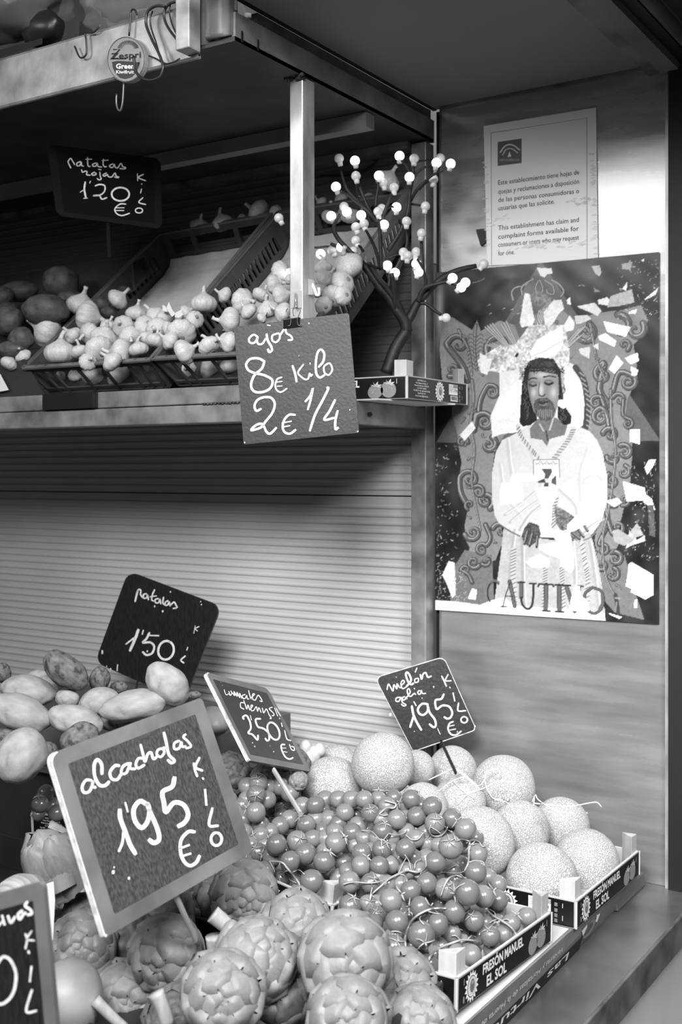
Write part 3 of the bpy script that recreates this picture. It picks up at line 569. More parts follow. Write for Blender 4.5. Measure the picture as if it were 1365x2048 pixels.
# the sheet itself: a fine grid on the steel, slightly buckled
Yq = 2.0955; nx, nz_ = 292, 440
XX, ZZ = np.meshgrid(np.linspace(-1.1155, -0.6470, nx), np.linspace(0, 1, nz_))
ztop = 2.014-0.006*(XX+1.1155)/0.4685; zbot = 1.3155+0.0035*(XX+1.1155)/0.4685
ZZ = zbot+(ztop-zbot)*ZZ
YY = Yq-0.0004*np.sin(XX*31)*np.sin(ZZ*17)-0.0003*np.sin(XX*83+ZZ*40)*np.cos(ZZ*61)
V = np.stack([XX, YY, ZZ], -1).reshape(-1, 3); px_, py_ = proj(V)
ix = np.clip(((px_-BX0)*SS), 1, BW-2); iy = np.clip(((py_-BY0)*SS), 1, BH-2)
x0 = ix.astype(int); y0 = iy.astype(int); fx = ix-x0; fy = iy-y0
val = (IMG[y0, x0]*(1-fx)+IMG[y0, x0+1]*fx)*(1-fy)+(IMG[y0+1, x0]*(1-fx)+IMG[y0+1, x0+1]*fx)*fy
val = np.where(val <= 0.04045, val/12.92, ((val+0.055)/1.055)**2.4)
idx = np.arange(nx*nz_).reshape(nz_, nx); fc = np.stack([idx[:-1, :-1], idx[:-1, 1:], idx[1:, 1:], idx[1:, :-1]], -1).reshape(-1, 4)
me = bpy.data.meshes.new('poster'); me.vertices.add(len(V)); me.vertices.foreach_set('co', V.ravel())
me.loops.add(fc.size); me.loops.foreach_set('vertex_index', fc.ravel().astype(np.int32)); me.polygons.add(len(fc)); me.polygons.foreach_set('loop_start', np.arange(0, fc.size, 4, dtype=np.int32))
me.update(calc_edges=True); me.validate(); me.polygons.foreach_set('use_smooth', [True]*len(me.polygons))
ca = me.color_attributes.new('print', 'FLOAT_COLOR', 'POINT'); ca.data.foreach_set('color', np.stack([val, val, val, np.ones_like(val)], -1).astype(np.float32).ravel())
pm = mat('poster_print', 0.5, 0.27, bump=0.12, bs=25); at = pm.node_tree.nodes.new('ShaderNodeAttribute'); at.attribute_name = 'print'
pm.node_tree.links.new(at.outputs['Color'], pm.node_tree.nodes['Principled BSDF'].inputs['Base Color']); me.materials.append(pm)
po = bpy.data.objects.new('poster', me); COL.objects.link(po)
tag(po, 'torn glossy religious poster of a white robed bearded figure lettered CAUTIVO', 'poster')
# ================================================================ slate price boards
M_slate = mat('slate_dark', 0.10, 0.5, var=0.03, vs=10, stretch=(1, 1, 1), bump=0.2, bs=200)
M_slatew = mat('slate_worn', 0.20, 0.6, var=0.09, vs=60, stretch=(7, 7, 1), bump=0.3, bs=150)
M_slateb = mat('slate_black', 0.10, 0.4, var=0.04, vs=60, stretch=(7, 7, 1), bump=0.2, bs=150)
M_frame = mat('frame_grey', 0.37, 0.55, var=0.06, vs=14, bump=0.2, bs=90)
M_framed = mat('frame_dark', 0.36, 0.55, var=0.05, vs=14)
M_edge = mat('chipped_edge', 0.72, 0.7, var=0.12, vs=90)
M_wood = mat('stick_wood', 0.62, 0.6, var=0.08, vs=20, stretch=(1, 1, 0.15))
M_chalk = mat('chalk', 0.82, 0.9, var=0.08, vs=160, bump=0.3, bs=400)
def rrect(r=0.08, asp=1.0, k=5, i=0.0, rad=(1, 1, 1, 1)):
    """rounded rectangle in 0..1 board coordinates, inset i; radii order TL TR BR BL"""
    out = []
    for (cx, cy, a0), q in zip(((i, i, 180), (1-i, i, 270), (1-i, 1-i, 0), (i, 1-i, 90)), rad):
        rx = r*q; ry = r*q*asp; ox = cx+(rx if cx < .5 else -rx); oy = cy+(ry if cy < .5 else -ry)
        if q == 0: out.append((cx, cy)); continue
        for j in range(k+1):
            a = math.radians(a0+90*j/k); out.append((ox+rx*math.cos(a), oy+ry*math.sin(a)))
    return out
def board(name, tile, corners, label, strokes, slate, frame=None, d1=None, plane=None, wd=12, thick=0.006, r=0.06, rad=(1, 1, 1, 1), inset=0.09, stick=None, stick_m=None, edge=None, marks=(), chalk_v=None, group=None):
    c = Z(tile, corners)
    if plane: P = [onP(x, y, plane[0], np.array(plane[1], float)) for x, y in c]
    else: P = para(c, d1)
    U = P[1]-P[0]; V = P[3]-P[0]; n = np.cross(V, U); n /= np.linalg.norm(n)
    cen = sum(P)/4
    if n @ (O-cen) < 0: n = -n
    nrm = n; asp = np.linalg.norm(U)/np.linalg.norm(V)
    def pt(u, v, l=0):   # bilinear between the four corners
        return (P[0]*(1-u)+P[1]*u)*(1-v)+(P[3]*(1-u)+P[2]*u)*v + nrm*l
    base = P[3]*0.5+P[2]*0.5
    root = tag(empty(name, base), label, 'price board', group)
    mb = MB(); o = rrect(r, asp, rad=rad); top = [pt(u, v, 0) for u, v in o]; bot = [pt(u, v, -thick) for u, v in o]
    mb.hexa(bot, top); m = mb.build('board_frame' if frame else 'board', [frame or slate], root)
    if edge:
        eb = MB(); n_ = len(o)
        for i in range(n_):
            (u0, v0), (u1, v1) = o[i], o[(i+1) % n_]
            if max(u0, u1) < 0.13 or edge == 'all': eb.add([pt(u0, v0, 0.0003)+(0), pt(u1, v1, 0.0003), pt(u1+(0.008 if u1 < .5 else -.008), v1+(0.01 if v1 < .5 else -.01), 0.0005), pt(u0+(0.008 if u0 < .5 else -.008), v0+(0.01 if v0 < .5 else -.01), 0.0005)], [(0, 1, 2, 3)]); cc = pt(.5, .5); eb.add([pt(u0, v0)+(pt(u0, v0)-cc)*0.002, pt(u1, v1)+(pt(u1, v1)-cc)*0.002, pt(u1, v1, -thick)+(pt(u1, v1)-cc)*0.002, pt(u0, v0, -thick)+(pt(u0, v0)-cc)*0.002], [(0, 1, 2, 3)])
        eb.build('worn_edge', M_edge, root, noflip=True)
    if frame:
        q = rrect(0.008, asp, i=inset); tp_ = [pt(u, v, 0.0006) for u, v in q]
        MB().hexa([pt(u, v, 0.0001) for u, v in q], tp_).build('slate', slate, root)
    C0 = cen
    f = MB()
    fl = Flat()
    for s in strokes:
        if isinstance(s, tuple) and len(s) == 2 and isinstance(s[1], (int, float)): pts, w_ = s
        else: pts, w_ = s, wd
        fl.stroke(Z(tile, pts), w_/tile[2], 0.9, 1)
    vs_all = MB()
    for vs, fs, v, l in fl.p: vs_all.add([onP(a, b, C0+nrm*0.0012, nrm) for a, b in vs], fs)
    vs_all.build('chalk_writing', chalk_v or M_chalk, root, noflip=True)
    if marks:
        mk = MB()
        for x, y, r_ in marks:
            x, y = Z(tile, [(x, y)])[0]; r_ /= tile[2]
            mk.add([onP(x+r_*math.cos(a)*(.7+.5*((i*7) % 3)/3), y+r_*math.sin(a), C0+nrm*0.0011, nrm) for i, a in enumerate(np.linspace(0, 5.2, 6))], [tuple(range(6))])
        mk.build('chalk_speck', M_chalk, root, noflip=True)
    if stick:
        (xa, ya, la), (xb, yb, db), rad_ = stick
        a = onP(xa, ya, C0, nrm)-nrm*(thick+rad_*0.6) if la is None else onD(xa, ya, la)
        b = onD(xb, yb, db); t = (b-a)/np.linalg.norm(b-a)
        MB().tube([a-t*0.0, (a+b)/2, b], rad_, 8, flat=0.6).build('stick', stick_m or M_wood, root)
    return root, P, nrm
def arc(cx, cy, rx, ry, a0=0, a1=360, n=14, rot=0):
    cr, sr = math.cos(math.radians(rot)), math.sin(math.radians(rot))
    return [(cx+rx*math.cos(math.radians(a))*cr-ry*math.sin(math.radians(a))*sr, cy+rx*math.cos(math.radians(a))*sr+ry*math.sin(math.radians(a))*cr) for a in np.linspace(a0, a1, n)]
# artichokes
board('price_board', (80, 1380, 3.102), [(50, 400), (1005, 45), (1325, 1000), (400, 1540)], 'grey framed slate board chalked alcachofas 195 over the artichokes', [
    ([(318, 560), (285, 560), (262, 600), (272, 635), (305, 630), (325, 590), (330, 560), (325, 595), (345, 605)], 17), ([(385, 520), (382, 460), (355, 432), (336, 470), (342, 540), (370, 590), (405, 592), (428, 570)], 20),
    ([(492, 470), (465, 470), (435, 510), (445, 550), (480, 555), (505, 520)], 18), ([(548, 455), (515, 475), (505, 515), (535, 515), (555, 470), (562, 450), (560, 485), (590, 490)], 16), ([(640, 425), (612, 425), (595, 460), (610, 485), (648, 465)], 16),
    ([(625, 340), (640, 400), (652, 445), (668, 400), (690, 388), (705, 428), (735, 405)], 16), ([(768, 362), (735, 370), (725, 400), (750, 415), (772, 388), (765, 360), (792, 362)], 15), ([(770, 265), (785, 330), (800, 400), (835, 438), (815, 452), (795, 435)], 18),
    ([(865, 315), (835, 330), (835, 365), (865, 360), (878, 322), (882, 350), (905, 350)], 15), ([(905, 275), (890, 292), (920, 320), (938, 350), (908, 362)], 14),
    ([(495, 745), (500, 800), (530, 880), (560, 960), (592, 1015)], 27), ([(520, 870), (512, 945), (490, 1000)], 16), ([(530, 700), (545, 755)], 14),
    ([(665, 710), (620, 690), (582, 740), (590, 810), (630, 855), (668, 815), (680, 745), (662, 700), (690, 770), (732, 870), (738, 930), (705, 948), (680, 930)], 28), ([(835, 545), (820, 600), (762, 632), (770, 700), (782, 758), (830, 700), (890, 712), (920, 770), (900, 820), (860, 845)], 28),
    ([(960, 880), (920, 880), (877, 930), (872, 1000), (892, 1060), (930, 1090), (970, 1070), (990, 1030)], 21), ([(865, 985), (925, 962)], 17), ([(895, 1027), (935, 1015)], 17),
    ([(955, 455), (962, 495), (976, 535)], 15), ([(990, 420), (966, 478), (1008, 500)], 15), ([(1010, 546), (1014, 552)], 13), ([(1025, 620), (1033, 712)], 18), ([(1070, 735), (1050, 838), (1105, 842)], 17), (arc(1095, 925, 33, 40, -90, 275), 17)],
    M_slatew, M_frame, d1=1.30, wd=18, r=0.05, rad=(.9, .5, .6, .25), inset=0.085, edge=1, stick=((360, 1785, None), (392, 1880, 1.44), 0.0045), marks=((455, 1130, 13), (552, 1168, 10), (460, 1100, 7)))
# garlic, clipped to the post
rb, Pb, nb = board('price_board', (460, 620, 5.056), [(40, 170), (1205, 30), (1308, 1240), (140, 1360)], 'plain black board chalked ajos 8 kilo clipped to the steel post', [
    ([(285, 275), (240, 250), (195, 290), (205, 330), (250, 330), (282, 280), (275, 315), (292, 345), (330, 340), (362, 290)], 21), ([(372, 245), (385, 310), (420, 370), (425, 410), (400, 425), (385, 398)], 24), ([(472, 240), (430, 260), (432, 310), (470, 325), (505, 285), (500, 240), (468, 240)], 20), ([(505, 262), (558, 185), (572, 232), (620, 265), (630, 300), (590, 305)], 20),
    ([(350, 520), (290, 490), (210, 495), (165, 550), (190, 610), (260, 640), (350, 660), (430, 710), (410, 790), (330, 830), (250, 825), (215, 770), (232, 690), (268, 640), (325, 590), (350, 520)], 25),
    ([(525, 680), (480, 700), (460, 760), (475, 810), (520, 830), (575, 795)], 17), ([(475, 730), (528, 722)], 13), ([(480, 772), (528, 768)], 13), ([(635, 565), (662, 650), (675, 725)], 23), ([(745, 550), (690, 630), (722, 675), (765, 702), (795, 690), (808, 640), (820, 668), (835, 652)], 17), ([(812, 535), (813, 548)], 14),
    ([(900, 575), (945, 520), (955, 440), (920, 400), (885, 440), (870, 540), (875, 640), (910, 683), (955, 660)], 23), ([(960, 560), (1010, 540), (1037, 600), (1005, 655), (962, 640), (950, 590), (965, 555)], 18),
    ([(315, 1000), (270, 1020), (250, 970), (280, 910), (350, 882), (420, 890), (455, 950), (430, 1040), (360, 1130), (310, 1190), (215, 1215), (270, 1162), (330, 1155), (370, 1230), (410, 1250), (470, 1192)], 24),
    ([(660, 1060), (600, 1060), (552, 1110), (535, 1180), (555, 1235), (610, 1250), (665, 1212)], 23), ([(530, 1142), (622, 1125)], 17), ([(545, 1182), (605, 1170)], 17), ([(765, 925), (815, 865), (840, 790), (822, 890), (790, 1005)], 22), ([(985, 785), (995, 800), (930, 930), (862, 1060), (810, 1220)], 25),
    ([(1065, 910), (1010, 1020), (955, 1110), (1060, 1090)], 24), ([(1090, 1020), (1068, 1120), (1070, 1205), (1095, 1190)], 24), ([(380, 152), (408, 158)], 16)],
    M_slateb if 0 else M_slate, None, d1=1.9, wd=20, thick=0.003, r=0.02, marks=((700, 463, 5), (800, 135, 9), (1215, 1010, 8), (1295, 1228, 9), (150, 1340, 9)))
# black binder clip and wire handles hang the board from a hook on the post
bc = tag(empty('binder_clip', onD(588, 640, 1.88)), 'black binder clip gripping the top edge of the ajos board', 'clip')
C_ = onP(586, 641, sum(Pb)/4, nb); ux = (Pb[1]-Pb[0])/np.linalg.norm(Pb[1]-Pb[0]); uz = np.array([0, 0, 1.])
def bp_(a, b, c): return C_+ux*a+uz*b+nb*c
MB().hexa([bp_(-.016, -.013, .0016), bp_(.012, -.012, .0016), bp_(.012, .004, .005), bp_(-.015, .003, .005)], [bp_(-.016, -.013, -.0056), bp_(.012, -.012, -.0056), bp_(.012, .004, -.008), bp_(-.015, .003, -.008)]).build('clip_body', mat('clip_black', 0.05, 0.3), bc, bevel=0.001)
hd = MB()
for pl in ([(575, 652), (581, 650), (582, 636), (577, 628), (573, 622), (576, 617)], [(603, 651), (597, 650), (595, 640), (599, 628), (601, 621), (598, 616)], [(588, 632), (586, 622), (589, 612), (590, 600)]):
    hd.tube([onP(x, y, C_+nb*0.004, nb) for x, y in smooth_line(pl, 4)], 0.0008, 6)
hd.build('wire_handle', mat('wire_steel', 0.35, 0.3, metal=0.8), bc, smooth=True)
hk = tag(empty('adhesive_hook', onY(595, 615, 1.6195)), 'small clear adhesive hook on the front post above the ajos board', 'hook')
def py(x, y, off): return onY(x, y, 1.6195-off)
MB().hexa([py(582, 616, 0), (py(603, 616, 0)), py(603, 581, 0), py(583, 583, 0)], [py(582, 616, .002), py(603, 616, .002), py(603, 581, .002), py(583, 583, .002)]).build('hook_plate', mat('clear_plate', 0.75, 0.1, alpha=0.6), hk)
MB().tube([py(x, y, z) for x, y, z in ((592, 588, .002), (592, 590, .006), (592, 602, .006), (592, 611, .008), (593, 614, .012))], 0.0022, 8).build('hook_arm', mat('hook_metal', 0.7, 0.2, metal=0.6), hk, smooth=True)
h2 = tag(empty('white_hook', onX(628, 575, -1.1195)), 'white plastic hook stuck on the side of the front post', 'hook')
def px2(x, y, off): return onX(x, y, -1.1195+off)
MB().hexa([px2(617, 590, 0), px2(629, 590, 0), px2(629, 561, 0), px2(617, 558, 0)], [px2(617, 590, .005), px2(629, 590, .005), px2(629, 561, .005), px2(617, 558, .005)]).build('hook_plate', mat('white_plastic', 0.85, 0.4), h2, bevel=0.001)
MB().tube([px2(*p) for p in smooth_line([(626, 568, .004), (631, 582, .012), (634, 590, .016), (639, 588, .02), (638, 575, .022)], 3)], 0.0028, 8).build('hook_arm', mat('white_plastic', 0.85, 0.4), h2, smooth=True)
# red potatoes, high shelf
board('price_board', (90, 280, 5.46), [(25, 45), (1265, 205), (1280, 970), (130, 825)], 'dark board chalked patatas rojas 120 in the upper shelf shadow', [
    [(250, 235), (265, 270), (282, 305)], [(250, 235), (280, 200), (300, 228), (325, 268)], [(388, 235), (352, 250), (350, 278), (380, 280), (397, 240), (400, 278), (420, 285)], [(465, 190), (470, 278), (495, 290)], [(445, 210), (510, 210)], [(562, 250), (522, 265), (525, 285), (555, 285), (572, 255), (580, 288), (620, 295)],
    [(640, 210), (635, 262), (650, 292), (672, 290)], [(625, 225), (690, 220)], [(742, 260), (705, 280), (720, 300), (745, 295), (757, 265), (770, 298), (795, 303), (830, 255), (850, 290), (880, 300), (870, 315), (820, 312)], [(400, 325), (410, 352), (440, 340), (460, 348), (455, 378), (495, 385)], [(542, 350), (510, 370), (530, 385), (560, 372), (540, 350)],
    [(600, 350), (605, 400), (615, 425), (590, 435), (570, 420)], [(585, 320), (612, 325)], [(672, 360), (635, 380), (650, 395), (682, 378), (692, 398), (730, 403), (765, 360), (780, 395), (808, 405), (790, 412), (760, 402)],
    ([(440, 460), (430, 540), (448, 635)], 20), [(385, 570), (430, 540)], ([(425, 637), (465, 635)], 12), [(497, 450), (488, 470)], ([(550, 500), (600, 485), (652, 500), (650, 560), (600, 602), (525, 608), (592, 605), (622, 645), (675, 630)], 16), (arc(825, 592, 96, 73, -80, 285, 18), 19),
    ([(885, 700), (820, 700), (765, 750), (780, 800), (840, 825), (925, 800)], 14), [(770, 740), (865, 740)], [(775, 770), (860, 770)], [(1010, 370), (1013, 445)], [(1075, 375), (1020, 410), (1100, 445)], [(1057, 479), (1059, 483)], [(1055, 535), (1045, 578)], [(1070, 630), (1025, 680), (1100, 705)], (arc(1028, 770, 40, 27, 0, 360), 12)],
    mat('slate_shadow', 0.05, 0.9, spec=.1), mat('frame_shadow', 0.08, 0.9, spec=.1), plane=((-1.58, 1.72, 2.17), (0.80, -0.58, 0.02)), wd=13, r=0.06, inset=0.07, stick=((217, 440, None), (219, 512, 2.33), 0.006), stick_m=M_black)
# potatoes
board('price_board', (180, 1130, 5.056), [(385, 65), (1325, 420), (950, 1376), (50, 985)], 'worn black board chalked patatas 150 leaning behind the potatoes', [
    ([(485, 262), (470, 312), (458, 368)], 18), [(470, 290), (490, 250), (515, 255), (512, 298), (532, 328)], [(572, 290), (542, 300), (545, 335), (575, 330), (582, 300), (592, 352)], [(655, 250), (632, 300), (625, 350), (642, 365)], [(610, 322), (672, 312)], [(692, 340), (660, 350), (665, 380), (695, 380), (707, 345), (717, 393)],
    [(745, 325), (738, 380), (752, 402)], [(790, 360), (762, 380), (765, 408), (790, 400), (802, 372), (812, 416)], [(808, 414), (850, 375), (872, 408), (880, 430), (842, 440)], ([(490, 655), (460, 740), (405, 865)], 28), ([(365, 800), (420, 757), (450, 735)], 16), ([(540, 660), (530, 700)], 16),
    ([(695, 715), (602, 712)], 18), ([(602, 685), (572, 745), (535, 785), (610, 782), (650, 822), (630, 890), (572, 910), (535, 880)], 21), (arc(770, 862, 78, 95, -80, 285, 18, 12), 22), ([(1065, 615), (1052, 690)], 9), ([(1105, 622), (1066, 642), (1088, 668)], 9), ([(990, 832), (980, 860)], 12), ([(965, 920), (920, 962), (950, 990)], 15), ([(125, 868), (125, 893)], 22), ([(280, 1010), (275, 1068)], 14)],
    M_slateb, None, d1=2.56, wd=15, thick=0.005, r=0.10, rad=(.9, 1, .5, 1), stick=((272, 1360, None), (264, 1420, 2.50), 0.004), stick_m=M_dark, marks=((815, 272, 9), (655, 418, 11), (737, 468, 13), (580, 872, 11), (1120, 370, 7), (1128, 400, 8), (210, 1050, 9), (170, 1025, 7)), edge=None)
# cherry tomatoes
board('price_board', (400, 1330, 5.6875), [(55, 75), (775, 265), (1265, 1215), (560, 1085)], 'tilted grey framed board chalked tomates cherrys 250 on a stick', [
    ([(275, 280), (298, 338), (328, 328)], 9), [(330, 300), (345, 345), (365, 320), (352, 295)], [(372, 318), (398, 350), (388, 300), (425, 358), (422, 310), (455, 372), (452, 322), (478, 378)], [(515, 335), (482, 350), (495, 382), (520, 375), (532, 345), (542, 385), (560, 385)], [(555, 290), (565, 335), (582, 385)], [(582, 372), (622, 335), (602, 330), (600, 385), (628, 402)],
    [(632, 400), (662, 345), (690, 372), (710, 415), (682, 408)], [(500, 430), (465, 430), (465, 480), (502, 502)], [(500, 405), (518, 455), (535, 502), (547, 455), (568, 512)], [(572, 502), (602, 465), (582, 460), (585, 515), (612, 517), (642, 475), (657, 528), (672, 485), (697, 540)], [(710, 490), (727, 545), (757, 500), (785, 560), (812, 605), (797, 608)], [(825, 480), (790, 497), (830, 540), (845, 570), (820, 577)],
    ([(500, 615), (490, 592), (530, 575), (568, 640), (580, 720), (550, 772), (600, 792), (655, 852), (662, 800)], 21), ([(575, 575), (588, 625)], 11), ([(690, 612), (635, 620), (660, 700), (722, 722), (780, 772), (790, 842), (765, 860), (745, 835)], 21), (arc(838, 752, 60, 105, -110, 255, 18, -25), 21), ([(850, 490), (885, 580)], 12), ([(870, 490), (887, 530), (920, 580)], 10), ([(904, 605), (908, 612)], 12),
    ([(928, 660), (938, 700)], 14), ([(965, 745), (990, 840), (1035, 860)], 13), ([(965, 905), (930, 908), (930, 960), (970, 1042), (1020, 1070), (1060, 1055)], 18), ([(940, 945), (980, 945)], 11), ([(955, 985), (992, 992)], 11), ([(1020, 905), (1042, 960), (1075, 970), (1070, 935), (1042, 925)], 12)],
    M_slateb, M_framed, d1=1.90, wd=11, r=0.07, rad=(.8, 1, .25, .25), inset=0.075, edge=1, stick=((556, 1535, None), (602, 1628, 1.80), 0.0055), marks=((600, 885, 8), (625, 925, 9), (840, 985, 8), (800, 920, 4), (240, 195, 4), (255, 230, 4)))
# melons
board('price_board', (740, 1300, 5.935), [(60, 325), (880, 75), (1270, 950), (515, 1210)], 'black board chalked melon galia 195 planted behind the melons', [
    [(205, 470), (222, 405), (250, 445), (277, 488), (285, 415), (302, 430), (322, 462), (325, 400), (350, 440), (378, 448)], [(375, 420), (412, 382), (392, 360), (370, 400), (390, 458), (435, 438)], ([(435, 435), (490, 362), (470, 290), (440, 265), (430, 300), (458, 380), (490, 408), (520, 395)], 22), [(562, 335), (535, 350), (540, 385), (575, 375), (577, 340), (560, 335)], ([(560, 215), (540, 262)], 17),
    ([(600, 292), (617, 348), (632, 290), (665, 270), (690, 322), (732, 310)], 18), [(360, 560), (317, 570), (312, 605), (347, 608), (372, 562), (387, 620), (430, 650), (405, 665), (375, 642)], [(412, 553), (387, 570), (397, 595), (420, 585), (432, 558), (442, 580)], [(442, 560), (480, 502), (465, 460), (445, 480), (460, 540), (490, 550), (512, 528), (530, 515), (545, 528)], [(530, 455), (533, 462)], [(592, 480), (570, 500), (582, 525), (605, 515), (612, 480), (627, 515), (665, 515)],
    ([(500, 665), (520, 770), (560, 860), (612, 948)], 26), ([(520, 790), (500, 850), (480, 915)], 24), ([(525, 615), (550, 660)], 17), ([(680, 640), (620, 640), (572, 700), (590, 755), (640, 770), (690, 720), (685, 640), (710, 740), (770, 820), (785, 890), (760, 918), (710, 880)], 24), ([(880, 525), (850, 580), (780, 600), (795, 702), (860, 660), (940, 670), (980, 740), (960, 800), (920, 815), (885, 795)], 23),
    ([(990, 850), (950, 870), (930, 930), (960, 995), (1020, 1010), (1085, 965)], 19), ([(940, 905), (1002, 893)], 14), ([(955, 950), (1020, 938)], 14), ([(855, 310), (885, 370), (910, 430)], 17), ([(930, 290), (900, 362), (967, 365)], 14), ([(950, 440), (954, 450)], 15), ([(990, 510), (1010, 605)], 19), ([(1055, 630), (1050, 720), (1140, 720)], 17), (arc(1122, 828, 38, 36, -80, 285), 17), ([(805, 932), (838, 1000)], 9)],
    M_slateb, None, plane=((-1.055, 2.0, 1.15), (0.42, -0.9, 0.12)), wd=14, thick=0.004, r=0.09, rad=(1, 1, .7, .2), stick=((882, 1482, None), (912, 1545, 1.98), 0.004), stick_m=M_black, marks=((245, 765, 20), (760, 437, 11), (622, 570, 7), (315, 322, 7), (530, 965, 6), (1040, 970, 8), (1250, 905, 12)), edge='all')
# foreground board, half out of frame
board('price_board', (0, 1750, 6.869), [(-910, 520), (590, 90), (790, 2250), (-710, 2580)], 'blurred grey framed board cut off by the lower left edge', [
    ([(-40, 1230), (20, 1140), (75, 1125), (150, 1180), (215, 1330), (215, 1480), (180, 1620), (100, 1730), (0, 1775), (-70, 1700)], 45), ([(350, 810), (372, 890), (350, 1010)], 30), ([(435, 770), (372, 880), (470, 900)], 26), ([(392, 1050), (396, 1070)], 40), ([(432, 1260), (410, 1460)], 36), ([(440, 1580), (400, 1700), (362, 1840), (385, 1890), (500, 1865)], 36),
    ([(375, 370), (345, 425), (420, 480), (435, 530), (380, 548)], 38), ([(305, 490), (250, 540), (270, 610), (322, 540), (352, 520)], 40), ([(110, 565), (150, 655), (205, 575)], 40), ([(30, 560), (62, 680)], 42), ([(-20, 700), (30, 640)], 36)],
    M_slateb, M_framed, d1=1.10, wd=36, r=0.09, rad=(1, .6, 1, 1), inset=0.10)
# ================================================================ crates
M_pine = mat('pine', 0.68, 0.6, var=0.06, vs=40, stretch=(1, 1, 0.1), bump=0.2, bs=120)
M_ply = mat('thin_ply', 0.62, 0.65, var=0.05, vs=30, stretch=(0.2, 1, 1))
M_label = mat('label_black', 0.06, 0.35, var=0.01)
M_rim = mat('raw_edge', 0.72, 0.7)
CL, CW, CH = 0.304, 0.245, 0.042
def sunface(f, cx, cy, r, spikes=16, squash=0.8):
    pts = []
    for i in range(spikes*2):
        a = math.pi*i/spikes; rr_ = r*(1.0 if i % 2 else 0.72); pts.append((cx+rr_*math.cos(a)*squash, cy+rr_*math.sin(a)))
    f.poly(pts, 0.95, 1); f.ell((cx, cy), r*.66*squash, r*.68, 0.10, 2); f.ell((cx, cy), r*.60*squash, r*.62, 0.82, 3); f.ell((cx+.0008, cy+.001), r*.34*squash, r*.42, 0.42, 4); f.ell((cx+.001, cy+.005), r*.2*squash, r*.12, 0.60, 5)
def berry(f, cx, cy, rx, ry, rot=0.3):
    f.ell((cx, cy), rx, ry, 0.50, 1, rot=rot); rr_ = random.Random(int(cx*1e4))
    for i in range(9): f.ell((cx+rr_.uniform(-.6, .6)*rx, cy+rr_.uniform(-.6, .6)*ry), .0006, .0006, 0.8, 2, n=5)
    for a in (70, 20, 120, 160, -15):
        q = math.radians(a); tx, ty = cx+rx*.1, cy+ry*.7; f.poly([(tx-.002, ty), (tx+math.cos(q)*.006-.002, ty+math.sin(q)*.005+.001), (tx+math.cos(q)*.013, ty+math.sin(q)*.010), (tx+math.cos(q)*.006+.002, ty+math.sin(q)*.004-.002)], 0.72, 3)
def long_face():
    f = Flat(); f.poly([(0.004, 0.001), (CL-.004, 0.001), (CL-.004, CH-.0015), (0.004, CH-.0015)], 0.07, 0)
    sunface(f, 0.040, CH*.48, .0208, squash=.95)
    f.text('FRESÓN', lambda u, v: (0.072+.062*u, .0245+.0125*v), 0.88, 2, bold=0.03); f.text('MANUEL', lambda u, v: (0.139+.062*u, .0245+.0125*v), 0.88, 2, bold=0.03)
    f.text('EL SOL', lambda u, v: (0.084+.062*u, .0055+.0135*v), 0.88, 2, bold=0.03)
    berry(f, .236, .0150, .017, .0135); berry(f, .264, .0175, .017, .0150, -.3)
    for x in (0.016, 0.018): f.poly([(x, .006), (x+.001, .006), (x+.001, .014), (x, .014)], 0.7, 2)
    f.poly([(.0175, .028), (.0185, .028), (.0185, .036), (.0175, .036)], 0.7, 2); f.poly([(.282, .028), (.283, .028), (.283, .037), (.282, .037)], 0.8, 5)
    return f
def narrow_face():
    f = Flat(); f.poly([(0.004, 0.001), (CW-.004, 0.001), (CW-.004, CH-.0015), (0.004, CH-.0015)], 0.05, 0)
    for i, (s, wd_) in enumerate((('SOCITRES, S.L.A.', .034), ('Pozo: Maestro de Real, 12', .046), ('Plaza de la Palmera, HUELVA', .056), ('C.I.F. B-21 028556', .036), ('Tel. 959 301 186 - Móvil 600 507 008', .064), ('Fax 959 301 187', .030), ('e-mail: socitres@gmail.com', .050))):
        f.text(s, lambda u, v, a=i, w_=wd_: (0.054-w_/2+w_*u, .0345-a*.0048+.0028*v), 0.85, 2, bold=0.012)
    sunface(f, CW*.52, CH*.47, .0208, squash=.95)
    f.poly([(.165, .0165), (.203, .0165), (.203, .037), (.165, .037)], 0.88, 1); f.poly([(.165, .0305), (.203, .0305), (.203, .0308), (.165, .0308)], .1, 2); f.poly([(.165, .0225), (.203, .0225), (.203, .0228), (.165, .0228)], .1, 2); f.poly([(.1875, .0225), (.188, .0225), (.188, .0308), (.1875, .0308)], .1, 2)
    f.poly([(.183, .031), (.203, .031), (.203, .0365), (.183, .0365)], .55, 2); f.text('2 kg', lambda u, v: (.190+.010*u, .0245+.004*v), .1, 3, bold=.02); f.text('Variedad', lambda u, v: (.166+.012*u, .0325+.002*v), .2, 3); f.text('Origen: España', lambda u, v: (.166+.018*u, .0275+.0018*v), .2, 3); f.text('Categoría I', lambda u, v: (.166+.014*u, .0245+.0018*v), .2, 3)
    f.poly([(.172, .004), (.203, .004), (.203, .0145), (.172, .0145)], 0.88, 1)
    rr_ = random.Random(2); x = .174
    while x < .200: w_ = rr_.choice((.0005, .0009, .0014)); f.poly([(x, .006), (x+w_, .006), (x+w_, .0135), (x, .0135)], .1, 2); x += w_+rr_.choice((.0006, .001))
    for y in (.004, .012, .020, .029): f.poly([(.209, y), (.214, y), (.214, y+.0055), (.209, y+.0055)], .45, 1)
    f.poly([(.222, .008), (.223, .008), (.223, .016), (.222, .016)], .75, 1); f.poly([(.222, .028), (.223, .028), (.223, .035), (.222, .035)], .75, 1)
    return f
_crate = {}
